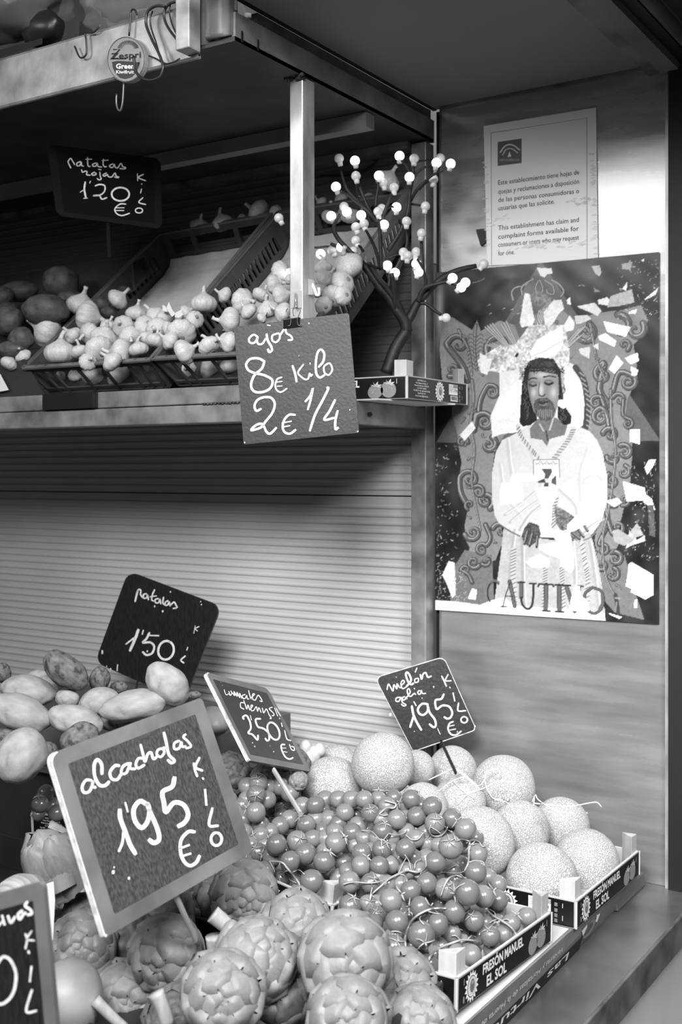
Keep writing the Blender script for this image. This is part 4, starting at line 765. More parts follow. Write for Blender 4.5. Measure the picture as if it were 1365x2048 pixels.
def crate(label, corner, rotz, tilt=(0, 0), blocks=(1, 1, 1, 1), name='strawberry_crate', group=None):
    """wooden punnet crate; 'corner' is its near bottom corner (local origin x=0,y=0); long side along local x"""
    M = Matrix.Translation(Vector(corner)) @ Matrix.Rotation(rotz, 4, 'Z') @ Matrix.Rotation(tilt[0], 4, 'X') @ Matrix.Rotation(tilt[1], 4, 'Y')
    root = tag(empty(name, corner), label, 'crate', group)
    T = 0.004
    for nm, a, b in (('side_panel', (0, 0, 0), (CL, T, CH)), ('side_panel', (0, CW-T, 0), (CL, CW, CH)), ('end_panel', (0, T, 0), (T, CW-T, CH)), ('end_panel', (CL-T, T, 0), (CL, CW-T, CH))):
        MB().box(a, b, M).build(nm, M_ply, root)
    for i in range(4):
        y0 = .006+i*(CW-.012)/4; MB().box((T, y0, .001), (CL-T, y0+(CW-.012)/4-.004, .004), M).build('floor_slat', M_ply, root)
    s = .026; hh = .072
    for k, (x, y, sx, sy) in enumerate(((T, T, 1, 1), (CL-T, T, -1, 1), (CL-T, CW-T, -1, -1), (T, CW-T, 1, -1))):
        if blocks[k]:
            t = [(x, y), (x+sx*s, y), (x, y+sy*s)]; jit = [0, .0006, -.0008]
            MB().hexa([M @ Vector((a, b, .004)) for a, b in t], [M @ Vector((a, b, hh+jit[i])) for i, (a, b) in enumerate(t)]).build('corner_block', M_pine, root, bevel=0.0006)
    faces = ((long_face, lambda u, v, l: M @ Vector((u, -l, v))), (narrow_face, lambda u, v, l: M @ Vector((CL+l, u, v))), (long_face, lambda u, v, l: M @ Vector((CL-u, CW+l, v))), (narrow_face, lambda u, v, l: M @ Vector((-l, CW-u, v))))
    for fn, mp_ in faces:
        if fn not in _crate: _crate[fn] = fn()
        _crate[fn].build('printed_label', mp_, root, rough=0.35)
    rm = MB()
    for a, b in (((0, 0, CH), (CL, T, CH+.0006)), ((0, CW-T, CH), (CL, CW, CH+.0006)), ((0, 0, CH), (T, CW, CH+.0006)), ((CL-T, 0, CH), (CL, CW, CH+.0006))): rm.box(a, b, M)
    for x, y in ((0, 0), (CL, 0), (CL, CW), (0, CW)): rm.box((x-.0013, y-.0013, 0), (x+.0013, y+.0013, CH), M)
    rm.build('raw_rim', M_rim, root)
    return root, M
# display base: an upturned printed carton box on the counter, rising a little to the front
bx = tag(empty('carton_tray', (-1.0, 1.65, 0.8355)), 'long upturned printed carton tray lying under the two strawberry crates', 'carton')
M_cart = mat('carton_grey', 0.44, 0.6, var=0.03, vs=20); M_cartw = mat('carton_white', 0.78, 0.6, var=0.03)
xb0, xb1 = -0.652, -0.676
bot = [(-1.30, 1.02, .8355), (xb0-.004, 1.02, .8355), (xb1-.002, 2.03, .8355), (-1.30, 2.03, .8355)]
top = [(-1.30, 1.02, .906), (xb0+.006, 1.02, .906), (xb0-.008, 2.03, .8835), (-1.30, 2.03, .8835)]
MB().hexa(bot, top).build('tray_body', M_cart, bx)
fl = Flat()
def onside(u, v, l):
    b = np.array(bot[1])*(1-u)+np.array(bot[2])*u; t = np.array(top[1])*(1-u)+np.array(top[2])*u; return b*(1-v)+t*v+np.array([l*1.6+.0026, 0, 0])
for i in range(16): fl.poly([(.045*i, 0), (.045*i+.045, 0), (.045*i+.045, .40), (.045*i, .40)], 0.06, 0)
fl.text('Verduras y Hortalizas de la Huerta de Conil', lambda u, v: (.62-.34*u, .76-.16*v), 0.85, 1, bold=0.006)
fl.text('Las Virtudes', lambda u, v: (.66-.36*u, .34-.24*v), 0.85, 1, bold=0.012)
fl.ell((.745, .48), .028, .26, .5, 1); fl.ell((.738, .52), .020, .16, .32, 2); fl.poly([(.70, .70), (.72, .78), (.728, .60), (.715, .45)], .9, 2); fl.poly([(.765, .8), (.785, .72), (.782, .45), (.770, .55)], .9, 2)
fl.build('printed_side', onside, bx)
tw = MB(); a = [np.array(p) for p in top]
tw.hexa([a[1]+[-.05, 0, .0005], a[1]+[0, 0, .0005], a[2]+[0, -.35, .0083], a[2]+[-.05, -.35, .0083]], [a[1]+[-.05, 0, .0015], a[1]+[0, 0, .0015], a[2]+[0, -.35, .0093], a[2]+[-.05, -.35, .0093]])
tw.build('white_flap', M_cartw, bx)
e1 = tag(MB().hexa([(-.70, 1.93, .836), (-.668, 1.93, .836), (-.668, 2.085, .836), (-.70, 2.085, .836)], [(-.70, 1.93, .866), (-.672, 1.93, .862), (-.672, 2.085, .858), (-.70, 2.085, .866)]).build('carton_scrap', mat('carton_dark', 0.34, 0.6), bevel=.002), 'grey carton flap end wedged against the steel panel', 'carton')
cB, MBm = crate('front strawberry crate of vine tomatoes at the counter edge', (-0.9055, 1.298, 0.9145), 0, blocks=(1, 1, 1, 1)) if 0 else crate('front strawberry crate full of vine tomatoes beside the counter edge', (-0.660-CW*0, 1.298, 0.9145), math.radians(90)+math.radians(-0.6), tilt=(0, math.radians(2.4)))
cD, MDm = crate('rear strawberry crate of melons against the steel panel', (-0.650, 1.686, 0.8920), math.radians(90), tilt=(0, math.radians(1.0)))
cA, _ = crate('middle strawberry crate of tomatoes left of the front one', (-0.935, 1.424, 0.912), math.radians(90)+math.radians(-4), tilt=(math.radians(7), 0))
cC, _ = crate('far left strawberry crate half hidden behind the alcachofas board', (-1.430, 1.515, 0.925), math.radians(90), tilt=(math.radians(-4), 0))
# shelf crate: long side to the front
cS, _ = crate('small strawberry crate holding the light tree on the middle shelf', (-1.033-CL, 1.832, 1.7365), 0)
MB().hexa([(-1.30, 1.80, 1.7335), (-1.075, 1.80, 1.7335), (-1.030, 2.02, 1.7335), (-1.30, 2.05, 1.7335)], [(-1.30, 1.80, 1.7362), (-1.075, 1.80, 1.7362), (-1.030, 2.02, 1.7362), (-1.30, 2.05, 1.7362)]).build('x_tmp', M_cartw)
o_ = bpy.data.objects['x_tmp']; o_.name = 'carton_sheet'; tag(o_, 'pale carton sheet sticking out under the small shelf crate', 'carton')
# hidden support trays that carry the heaps
M_cr = mat('crate_dark', 0.13, 0.5, var=0.03)
def tray(name, label, x0, x1, y0, y1, z0, z1, m, fl=None, cat='crate'):
    r = tag(empty(name, ((x0+x1)/2, (y0+y1)/2, z0)), label, cat); t = .008
    MB().box((x0, y0, z0), (x1, y1, z0+.008)).build('tray_floor', m, r)
    for nm, a, b in (('side_panel', (x0, y0, z0+.008), (x1, y0+t, z1)), ('side_panel', (x0, y1-t, z0+.008), (x1, y1, z1)), ('end_panel', (x0, y0+t, z0+.008), (x0+t, y1-t, z1)), ('end_panel', (x1-t, y0+t, z0+.008), (x1, y1-t, z1))):
        MB().box(a, b).build(nm, m, r, bevel=.001)
    return r
tray('artichoke_crate', 'dark crate holding the artichokes in the foreground', -1.22, -0.672, 0.96, 1.285, .9155, .955, M_cr)
tray('melon_crate', 'grey crate under the rear heap of melons', -1.245, -.905, 1.765, 2.060, .892, .93, M_ply)
tray('potato_crate', 'dark plastic crate full of muddy potatoes by the ribbed wall', -2.05, -1.40, 1.60, 1.98, .999, 1.090, mat('crate_grey', 0.30, 0.45, var=0.04, bump=0.1))
tray('potato_crate', 'lower dark crate carrying the potato crate', -2.00, -1.69, 1.62, 1.97, .8355, .998, M_cr)
tag(MB().box((-1.685, 1.505, .8355), (-1.415, 1.83, .905)).build('support_box', M_dark, bevel=.002), 'dark box under the far left strawberry crate', 'box')
tray('spare_crate', 'dark empty crate at the left behind the large leafed artichoke', -1.85, -1.33, 1.18, 1.50, .8355, .905, M_cr)
tray('produce_crate', 'crate of small dark artichokes behind the tomatoes', -1.400, -1.305, 1.74, 2.06, .8355, .99, M_cr)
# ---- ventilated black garlic crates on the shelf
M_bc = mat('black_crate', 0.25, 0.35, var=0.03, vs=30)
M_bcr = mat('black_crate_rim', 0.36, 0.32, var=0.03, vs=30)
G1 = [onY(318, 466, 2.045), onY(543, 425, 2.045), onY(300, 718, 1.66), onY(45, 735, 1.66)]   # BL BR FR FL
G2 = [onY(556, 422, 2.045), onY(815, 380, 2.045), onY(590, 700, 1.66), onY(303, 716, 1.66)]
def vent_crate(C, label, depth=.085, liner=True):
    BL, BR, FR, FL = [np.array(p) for p in C]; u = (FR-FL); v = (BL-FL); n = np.cross(u, v); n /= np.linalg.norm(n)
    if n[2] < 0: n = -n
    root = tag(empty('garlic_crate', (FL+FR)/2-n*depth), label, 'crate')
    def P(a, b, h, taper=.03):      # a across, b front to back, h depth below rim 0..1
        a_ = taper*h+a*(1-2*taper*h); b_ = taper*h+b*(1-2*taper*h); w_ = FL*(1-a_)*(1-b_)+FR*a_*(1-b_)+BL*(1-a_)*b_+BR*a_*b_; return w_-n*depth*h
    def plate(nm, f, a0, a1, h0, h1, th=.003, m=M_bc):
        q = [f(a0, h0, 0), f(a1, h0, 0), f(a1, h1, 0), f(a0, h1, 0)]; w_ = [f(a0, h0, 1), f(a1, h0, 1), f(a1, h1, 1), f(a0, h1, 1)]; return q, w_
    sides = {'front': lambda t, h, i: P(t, 0+.010*i, h), 'back': lambda t, h, i: P(t, 1-.010*i, h), 'left': lambda t, h, i: P(0+.012*i, t, h), 'right': lambda t, h, i: P(1-.012*i, t, h)}
    for sd, f in sides.items():
        mb = MB()
        def pl(a0, a1, h0, h1): q, w_ = plate('', f, a0, a1, h0, h1); mb.hexa(q, w_)
        if sd == 'front':
            pl(0, 1, .10, .20); pl(0, 1, .80, .88); pl(0, 1, .97, 1.0)
            for a in (0, .10, .18, .40, .60, .80, .88, .96): pl(a, a+.015, .0, 1.0)
            for a in np.linspace(.03, .97, 12): pl(a, a+.008, .03, .16)
        elif sd == 'back':
            pl(0, 1, 0, .22); pl(0, 1, .62, .72); pl(0, 1, .92, 1); pl(0, .08, .2, 1); pl(.92, 1, .2, 1); pl(.27, .31, .2, .64); pl(.66, .70, .2, .64); pl(.30, .72, .70, .94)
            for a in np.linspace(.09, .29, 6): pl(a, a+.016, .7, .94)
            for a in np.linspace(.73, .90, 6): pl(a, a+.016, .7, .94)
        else:
            pl(0, 1, 0, .36); pl(0, 1, .74, 1); pl(0, .14, .3, .8); pl(.9, 1, .3, .8)
            for a in np.linspace(.14, .90, 24): pl(a, a+.014, .34, .76)
        mb.build('crate_side', M_bc, root)
    rim = MB()
    cor = [P(0, 0, 0), P(1, 0, 0), P(1, 1, 0), P(0, 1, 0)]
    for i in range(4):
        a, b = cor[i], cor[(i+1) % 4]; out = ((a+b)/2-(sum(cor)/4)); out -= n*(out@n); out /= np.linalg.norm(out)
        rim.hexa([a-n*.004-out*.006, b-n*.004-out*.006, b-n*.004+out*.004, a-n*.004+out*.004], [a-out*.006, b-out*.006, b+out*.004, a+out*.004])
    rim.build('rim', M_bcr, root)
    MB().hexa([P(0, 0, 1), P(1, 0, 1), P(1, 1, 1), P(0, 1, 1)], [P(0, 0, .96), P(1, 0, .96), P(1, 1, .96), P(0, 1, .96)]).build('crate_floor', M_bc, root)
    if liner:
        L = []
        for i in range(13):
            a = i/12; L.append(P(.02+.96*a, .985, .74+.015*math.sin(i*2.3)))
        vs = L+[P(.02+.96*i/12, .96, .86) for i in range(13)]+[P(.02+.96*i/12, .90, .93) for i in range(13)]+[P(.02+.96*i/12, .35, .90) for i in range(13)]
        fs = [(r*13+i, r*13+i+1, (r+1)*13+i+1, (r+1)*13+i) for r in range(3) for i in range(12)]
        MB().add(vs, fs).build('paper_liner', mat('liner_paper', 0.66, 0.8, var=0.03, vs=50), root, noflip=True)
    return root, P, n
g1, PG1, nG = vent_crate(G1, 'left black vented crate of garlic tilted on the middle shelf')
g2, PG2, nG2 = vent_crate(G2, 'right black vented crate of garlic tilted behind the ajos board')
# wedges that hold the crates up at the back
for (C, lb) in ((G1, 'dark riser box under the left garlic crate'), (G2, 'dark riser box under the right garlic crate')):
    a, b = np.array(C[0]), np.array(C[1]); x0, x1 = min(a[0], b[0])+.02, max(a[0], b[0])-.06
    x1 = min(x1, -1.36)
    tag(MB().box((x0, 1.95, 1.7335), (x1, 2.05, 1.955)).build('riser_box', M_dark, bevel=.002), lb, 'box')
# ================================================================ produce
def lump(rx, ry, rz, seed, amp=.08, fr=1.6, sub=4):
    bm = bmesh.new(); bmesh.ops.create_icosphere(bm, subdivisions=sub, radius=1)
    for v in bm.verts:
        n_ = v.co.normalized(); k = 1+amp*noise.noise(n_*fr+Vector((seed*3.1, seed, 0)))+amp*.35*noise.noise(n_*fr*3+Vector((seed, 5, 0)))
        v.co = Vector((n_.x*rx, n_.y*ry, n_.z*rz))*k
    return bm
def bm_obj(name, bm, m, smooth=True):
    me = bpy.data.meshes.new(name); bm.to_mesh(me); bm.free(); me.materials.append(m)
    me.polygons.foreach_set('use_smooth', [smooth]*len(me.polygons)); o = bpy.data.objects.new(name, me); COL.objects.link(o); return o
def link_copy(src, name, parent=None, M=None):
    o = bpy.data.objects.new(name, src.data if hasattr(src, 'data') else src); COL.objects.link(o)
    if parent is not None: o.parent = parent
    if M is not None: o.matrix_basis = M
    return o
def toward(v, roll=0.0):
    """rotation whose z axis points along v"""
    return Vector(v).to_track_quat('Z', 'Y').to_matrix().to_4x4() @ Matrix.Rotation(roll, 4, 'Z')
R_ = random.Random(11)
view = Vector(-fw)
# ---------------------------------------------------------------- tomatoes
M_tom = mat('tomato_skin', 0.39, 0.24, var=0.02, vs=30, spec=0.55, coat=0.3)
M_green = mat('vine_green', 0.60, 0.55, var=0.06, vs=60)
T1 = (440, 1540, 4.55); T2 = (700, 1540, 4.55); T3 = (660, 1740, 4.55); T4 = (900, 1720, 6.5); TL_ = (0, 1440, 5.6875)
tl = []
for tile, L in ((T1, [(350, 115, 85), (200, 110, 62), (330, 225, 85), (155, 190, 65), (463, 225, 58), (200, 325, 78), (328, 385, 90), (450, 365, 58), (575, 245, 60), (565, 310, 68), (560, 410, 65), (670, 375, 65), (765, 245, 62), (870, 320, 85), (935, 370, 80), (1040, 350, 65), (370, 500, 82), (475, 490, 60), (370, 600, 82), (620, 515, 75), (610, 592, 66), (785, 495, 83), (925, 555, 80), (515, 680, 95), (705, 650, 95), (780, 765, 98), (905, 690, 75), (1055, 665, 95), (1205, 570, 85), (1080, 490, 78), (1110, 440, 60), (1245, 415, 70), (345, 750, 85), (470, 790, 85), (640, 830, 92), (950, 835, 98), (1150, 700, 55), (1130, 850, 78), (1290, 755, 88), (1285, 870, 88), (415, 915, 85), (560, 980, 78), (680, 1005, 78), (838, 1015, 105), (220, 830, 80), (1180, 1020, 95), (1010, 1035, 68), (1185, 1235, 98), (1348, 1220, 82), (300, 915, 68), (1370, 1030, 86)]),
        (T2, [(260, 265, 75), (400, 250, 72), (560, 265, 85), (520, 330, 80), (750, 335, 92), (190, 395, 82), (430, 450, 85), (608, 420, 85), (610, 540, 78), (775, 485, 90), (930, 440, 90), (985, 415, 58), (1055, 540, 98), (1135, 550, 60), (300, 550, 85), (160, 540, 60), (510, 715, 90), (450, 600, 68), (710, 670, 78), (650, 750, 70), (725, 740, 60), (918, 700, 106), (780, 840, 95), (1035, 790, 60), (1165, 765, 92), (1150, 930, 98), (290, 720, 85), (380, 680, 60), (270, 870, 85), (425, 945, 75), (375, 1190, 105), (555, 1100, 95), (700, 1035, 95), (870, 1085, 95), (965, 1005, 78), (1075, 1115, 115), (1215, 1150, 100), (1350, 1185, 88), (640, 1250, 95), (510, 1240, 58), (950, 1290, 98), (250, 1320, 80), (860, 860, 68)]),
        (T3, [(612, 470, 102), (585, 700, 105), (280, 460, 80), (985, 490, 95), (835, 590, 118), (740, 700, 72), (820, 800, 95), (505, 590, 58), (1110, 580, 85), (1010, 695, 78), (1315, 462, 92), (1290, 778, 95), (1060, 745, 76), (1190, 735, 66), (190, 470, 58), (905, 400, 66)]),
        (T4, [(530, 985, 128), (800, 820, 122), (555, 1155, 118), (760, 1070, 90), (690, 920, 68), (250, 1000, 76), (600, 890, 80), (940, 940, 55)]),
        (TL_, [(520, 830, 92), (460, 960, 98), (590, 970, 88), (640, 1062, 92), (440, 1080, 72)])):
    for x, y, r in L:
        a, b = Z(tile, [(x, y)])[0]; tl.append([a, b, r/tile[2]])
def dtom(x, y, r):
    d = 3.642+0.271*x/1000-1.249*y/1000
    d += .14*min(1, max(0, (745-x)/95))
    if x < 200: d = 1.93
    return 0.8*d+0.2*0.0150*F/max(r, 13)
items = [(x, y, r, dtom(x, y, r)) for x, y, r in tl]
pos = settle(items, 60, 0.93, dr=0.022)
tm = [bm_obj('cherry_tomato', lump(1, 1, .95, s, .035, 1.2, 3), M_tom if s else mat('tomato_skin2', 0.45, 0.24, var=.02, vs=30, coat=.3)) for s in range(3)]
for o in tm: bpy.data.objects.remove(o, do_unlink=False) if False else None
tmesh = [o.data for o in tm]
for o in tm: bpy.data.objects.remove(o)
cb_ = MB()
for k in range(5):
    a = 2*math.pi*k/5; pts = [(0.02*math.cos(a), .02*math.sin(a), .97), (.22*math.cos(a), .22*math.sin(a), 1.02), (.5*math.cos(a+.1), .5*math.sin(a+.1), .98), (.78*math.cos(a+.2), .78*math.sin(a+.2), .98)]
    cb_.tube(pts, [.10, .09, .055, .012], 5, flat=.5)
cb_.tube([(0, 0, .95), (0, .02, 1.12), (.05, .03, 1.35)], .06, 6)
calyx = cb_.mesh('calyx', M_green, True)
front = 'vine tomatoes in the front strawberry crate'; back_ = 'vine tomatoes in the middle strawberry crate'; left_ = 'tomatoes left of the alcachofas board'
tom_xyz = []
for i, ((P, Rr), (x, y, r)) in enumerate(zip(pos, tl)):
    o = bpy.data.objects.new('cherry_tomato', tmesh[i % 3]); COL.objects.link(o)
    tv = Vector((R_.uniform(-.8, .8), R_.uniform(-.7, .5), R_.uniform(-.2, 1))).normalized()
    if i % 4 == 0: tv = (view*0.6+Vector((R_.uniform(-.5, .5), 0, .5))).normalized()
    o.matrix_world = Matrix.Translation(P) @ toward(tv, R_.uniform(0, 6)) @ Matrix.Scale(Rr*1.05, 4)
    g, lb = (left_, 'cherry tomato in the little group left of the alcachofas board') if x < 200 else ((back_, 'cherry tomato heaped left of the tomates board stick, middle crate') if x < 665 and y < 1790 else (front, 'cherry tomato on the vine heaped over the front strawberry crate'))
    tag(o, lb, 'tomato', g); tom_xyz.append((np.array(P), Rr))
    if i % 3 != 1:
        c = bpy.data.objects.new('calyx', calyx); COL.objects.link(c); c.parent = o
# deeper layer that carries the heap: wherever the heap would show a hole
HP = [(450, 1575), (560, 1560), (600, 1600), (740, 1592), (830, 1592), (900, 1640), (962, 1660), (970, 1740), (1000, 1770), (1010, 1850), (1055, 1832), (1078, 1838), (900, 1942), (800, 1932), (740, 1862), (660, 1812), (560, 1762), (480, 1722)]
def inpoly(x, y, P):
    c = False
    for k in range(len(P)):
        (x0, y0), (x1, y1) = P[k], P[(k+1) % len(P)]
        if (y0 > y) != (y1 > y) and x < (x1-x0)*(y-y0)/(y1-y0)+x0: c = not c
    return c
cov = [(a, b, r) for a, b, r in tl]; nd = 0
for gy_ in range(1560, 1950, 13):
    for gx_ in range(450, 1085, 13):
        x = gx_+(gy_//13 % 2)*6.5; y = gy_
        if not inpoly(x, y, HP) or nd >= 135: continue
        if any((x-a)**2+(y-b)**2 < (r*.93)**2 for a, b, r in cov): continue
        r = 19.0; cov.append((x, y, r)); d = dtom(x, y, 20)+.048; P = onD(x, y, d); Rr = r*d/F
        if P[2]-Rr < .918 and x > 700: P = P+np.array([0, 0, .918-(P[2]-Rr)])
        o = bpy.data.objects.new('cherry_tomato', tmesh[0]); COL.objects.link(o); o.matrix_world = Matrix.Translation(P) @ Matrix.Scale(Rr, 4); nd += 1
        tag(o, 'cherry tomato glimpsed deep between the others of the heap', 'tomato', 'tomatoes deep in the heap'); tom_xyz.append((P, Rr))
# green vine stalks lying over the heap
def dv(x, y):
    best = dtom(x, y, 20)
    r = ray(x, y); c = None
    for q, s in tom_xyz:
        v = q-O; t = v@r/(r@r); m = np.linalg.norm(v-r*t)
        if m < s*1.05:
            dd = t-math.sqrt(max(0, s*s-m*m))/np.linalg.norm(r)-.0015
            if c is None or dd < c: c = dd
    return c if c is not None else best
def stalk(label, main, subs, rad=.0014):
    def world(pl):
        P = smooth_line(pl, 5); ds = [dv(a, b) for a, b in P]; ds = [min(ds[max(0, i-2):i+3]) for i in range(len(ds))]; ds = [sum(ds[max(0, i-2):i+3])/len(ds[max(0, i-2):i+3]) for i in range(len(ds))]
        return [onD(a, b, d-.001) for (a, b), d in zip(P, ds)]
    W = world(main); root = tag(empty('tomato_vine', W[0]), label, 'vine')
    n_ = len(W); MB().tube(W, [rad*(1.25-.4*abs(2*i/(n_-1)-1)) for i in range(n_)], 8).build('stalk', M_green, root, smooth=True)
    for s in subs: MB().tube(world(s), rad*.62, 6).build('stem', M_green, root, smooth=True)
stalk('long forked green vine in the middle of the front tomato heap', Z(T2, [(200, 1130), (280, 1060), (360, 990), (440, 950), (520, 915), (620, 930), (690, 890), (690, 800)]), [Z(T2, p) for p in ([(360, 990), (300, 1010), (180, 1030), (40, 1020), (-60, 1040)], [(200, 1130), (185, 1180), (190, 1130), (205, 1070)], [(440, 950), (480, 860), (520, 790)], [(560, 910), (540, 830), (500, 770)], [(590, 900), (600, 840), (650, 810)], [(520, 1010), (500, 960), (450, 950)], [(200, 1140), (260, 1190), (290, 1230)])])
stalk('thick forked green vine above the corner block of the front crate', Z(T3, [(700, 790), (690, 690), (690, 590), (730, 490), (790, 420), (880, 370), (960, 350), (1060, 350)]), [Z(T3, p) for p in ([(690, 590), (620, 560), (560, 560)], [(750, 460), (750, 400), (710, 375), (680, 390)], [(830, 420), (820, 450), (860, 500)], [(880, 370), (940, 390), (1000, 400)], [(960, 350), (900, 310), (870, 250)], [(940, 300), (920, 330)])])
stalk('green vine low in the front crate beside the corner block', Z(T3, [(870, 960), (880, 880), (920, 780), (1000, 710), (1100, 670), (1190, 640), (1290, 640), (1360, 660)]), [Z(T3, p) for p in ([(860, 910), (800, 880), (740, 890)], [(920, 780), (890, 720), (930, 680)], [(1000, 710), (1010, 760), (1060, 770)], [(1190, 640), (1150, 600), (1110, 600)], [(1250, 640), (1290, 600), (1330, 610)])])
stalk('stout upright green vine at the right end of the tomato heap', Z(T2, [(1045, 920), (1080, 840), (1085, 740), (1095, 650), (1140, 640), (1185, 660)]), [Z(T2, p) for p in ([(1080, 840), (1140, 825), (1210, 835), (1225, 870)], [(1095, 650), (1020, 630), (980, 645)], [(1185, 660), (1210, 700), (1265, 680)], [(1045, 920), (980, 940), (850, 930), (810, 950)], [(980, 860), (900, 900), (850, 930)])])
stalk('short hooked green vine under the topmost front tomatoes', Z(T2, [(890, 520), (870, 560), (820, 600), (750, 595), (725, 550), (740, 500)]), [Z(T2, p) for p in ([(740, 520), (790, 550), (830, 580)], [(890, 540), (940, 580), (970, 650)])])
stalk('curved green vine wrapped round a tomato near the heap top', Z(T2, [(270, 400), (330, 350), (400, 345), (420, 310), (360, 290), (320, 280)]), [Z(T2, p) for p in ([(270, 400), (310, 415), (345, 405)], [(510, 590), (560, 630), (620, 630), (670, 570)], [(360, 580), (440, 590), (500, 570), (520, 540)], [(100, 550), (200, 560), (290, 640), (360, 570)], [(290, 640), (290, 700), (300, 760)])])
stalk('green vine hanging over the corner of the middle crate', Z(T1, [(440, 830), (560, 840), (610, 890), (660, 950), (720, 1030), (735, 1100)]), [Z(T1, p) for p in ([(560, 960), (600, 920), (640, 920)], [(660, 930), (720, 910), (770, 950)], [(450, 830), (480, 880), (500, 930)], [(540, 960), (545, 1000), (560, 1030)], [(620, 960), (640, 1000), (700, 1030)])])
stalk('green vine in the far corner of the front crate by its tall block', Z(T4, [(870, 980), (820, 900), (740, 830), (640, 770), (560, 720), (490, 660)]), [Z(T4, p) for p in ([(640, 770), (560, 790), (520, 820)], [(600, 740), (580, 680), (520, 640)], [(660, 790), (740, 770), (780, 790)], [(600, 800), (560, 840)])])
stalk('pale green stem tip with a cut end on the front tomatoes', Z(T2, [(830, 1145), (860, 1060), (900, 990), (970, 960), (1020, 980)]), [Z(T2, p) for p in ([(940, 1110), (990, 1060), (1050, 1030)],)])
# ---------------------------------------------------------------- melons
M_mel = mat('melon_net', 0.72, 0.62, var=0.02, vs=3, bump=0.8, voro=1, vscale=17, spec=.3)
M_mels = mat('melon_stalk', 0.62, 0.8, var=0.1, vs=50)
M_straw = mat('raffia', 0.86, 0.7, var=0.08, vs=90)
Q7 = (560, 1440, 1.95)
ML = [(403, 172, 124, 2.02, 'top melon perched highest beside the melon board', (.1, .8)), (225, 175, 80, 2.16, 'rearmost left melon showing only its top', None), (205, 262, 118, 2.06, 'big melon at the left end by the tomates board', None), (212+65, 240, 0, 0, '', None),
      (535, 190, 72, 2.12, 'melon peeking out right of the highest melon', None), (675, 198, 96, 2.20, 'melon behind the stick of the melon board', None), (873, 262, 124, 2.09, 'large rear melon with a ring shaped stalk scar', (.0, .1)), (560, 342, 96, 1.99, 'pale melon directly above the topmost tomatoes', None),
      (700, 325, 106, 2.01, 'pale melon tied round with raffia string', None), (780, 478, 140, 1.95, 'melon touching the right flank of the tomato heap', None), (942, 428, 112, 2.03, 'melon in the middle of the heap with a shadowed right side', None),
      (1100, 412, 110, 2.07, 'right melon with raffia strands tied to its stalk', None), (1022, 622, 141, 1.88, 'front melon resting against the crate corner block', (-.25, .85)), (1197, 556, 128, 1.985, 'rightmost smooth melon in the strawberry crate', None)]
ML = [m for m in ML if m[2]]
its = [(560+x/1.95, 1440+y/1.95, r/1.95, d) for x, y, r, d, *_ in ML]
mp_ = settle(its, 80, 0.96, dr=.018)
mm = []
for s in range(3):
    o = bm_obj('melon', lump(1, 1, .97, s+20, .02, 1.3, 5), M_mel); mm.append(o.data); bpy.data.objects.remove(o)
scar = MB(); scar.tube([(0.13*math.cos(a), 0.13*math.sin(a), .955) for a in np.linspace(0, 6.1, 14)], .018, 6); scar.tube([(0, 0, .93), (.02, .01, 1.02), (.05, 0, 1.06)], [.06, .05, .04], 7); scar_me = scar.mesh('stalk_scar', M_mels, True)
mel_xyz = []
for i, (m, (P, Rr)) in enumerate(zip(ML, mp_)):
    o = bpy.data.objects.new('melon', mm[i % 3]); COL.objects.link(o)
    if m[5]: ax = Vector(view)*(1-m[5][1]*.45)+Vector(rt)*m[5][0]-Vector((0, 0, m[5][1]*.9))
    else: ax = Vector((R_.uniform(-1, 1), R_.uniform(.2, 1), R_.uniform(-.5, .4)))
    # object space texture: the mesh is metric so that the netting keeps its size
    o.matrix_world = Matrix.Translation(P) @ toward(ax, R_.uniform(0, 6)) @ Matrix.Scale(Rr, 4)
    tag(o, m[4], 'melon', 'galia melons'); c = bpy.data.objects.new('stalk_scar', scar_me); COL.objects.link(c); c.parent = o; mel_xyz.append((np.array(P), Rr))
def surf(x, y, lst, off=.0015, dflt=1.9):
    r = ray(x, y); c = None
    for q, s in lst:
        v = q-O; t = v@r/(r@r); m = np.linalg.norm(v-r*t)
        if m < s: dd = t-math.sqrt(s*s-m*m)/np.linalg.norm(r)-off; c = dd if c is None else min(c, dd)
    return c if c is not None else dflt
def string(label, pls, rad=.0011, m=None, nm='raffia_string'):
    root = tag(empty(nm, onD(*pls[0][0], 1.9)), label, 'string')
    for pl in pls:
        P = smooth_line(pl, 5); ds = [surf(a, b, mel_xyz) for a, b in P]; md = min(ds)+.03; ds = [min(x, md) if x > 1.89 else x for x in ds]
        MB().tube([onD(a, b, d) for (a, b), d in zip(P, ds)], rad, 6).build('strand', m or M_straw, root, smooth=True)
string('pale raffia loop tied between the board stick and the rear melon', [[(858, 1560), (890, 1545), (912, 1538), (940, 1558), (962, 1580)], [(912, 1540), (930, 1552), (955, 1572), (970, 1560), (973, 1545), (990, 1538), (1000, 1545), (996, 1556)], [(970, 1545), (972, 1570), (985, 1595), (1000, 1600)], [(915, 1610), (935, 1590), (965, 1578), (990, 1565), (1010, 1560)]])
string('raffia string crossing the tied melon', [[(878, 1582), (905, 1562), (935, 1552)], [(905, 1560), (925, 1580), (950, 1598)], [(915, 1605), (918, 1590), (945, 1585)], [(990, 1600), (1015, 1605), (1030, 1628)]], .0008)
string('long raffia strands trailing to the right of the melon heap', [[(1065, 1606), (1100, 1610), (1140, 1613), (1180, 1606), (1195, 1605), (1204, 1614)], [(1065, 1604), (1072, 1590), (1078, 1600), (1110, 1620), (1150, 1628)], [(1068, 1612), (1070, 1592)]])
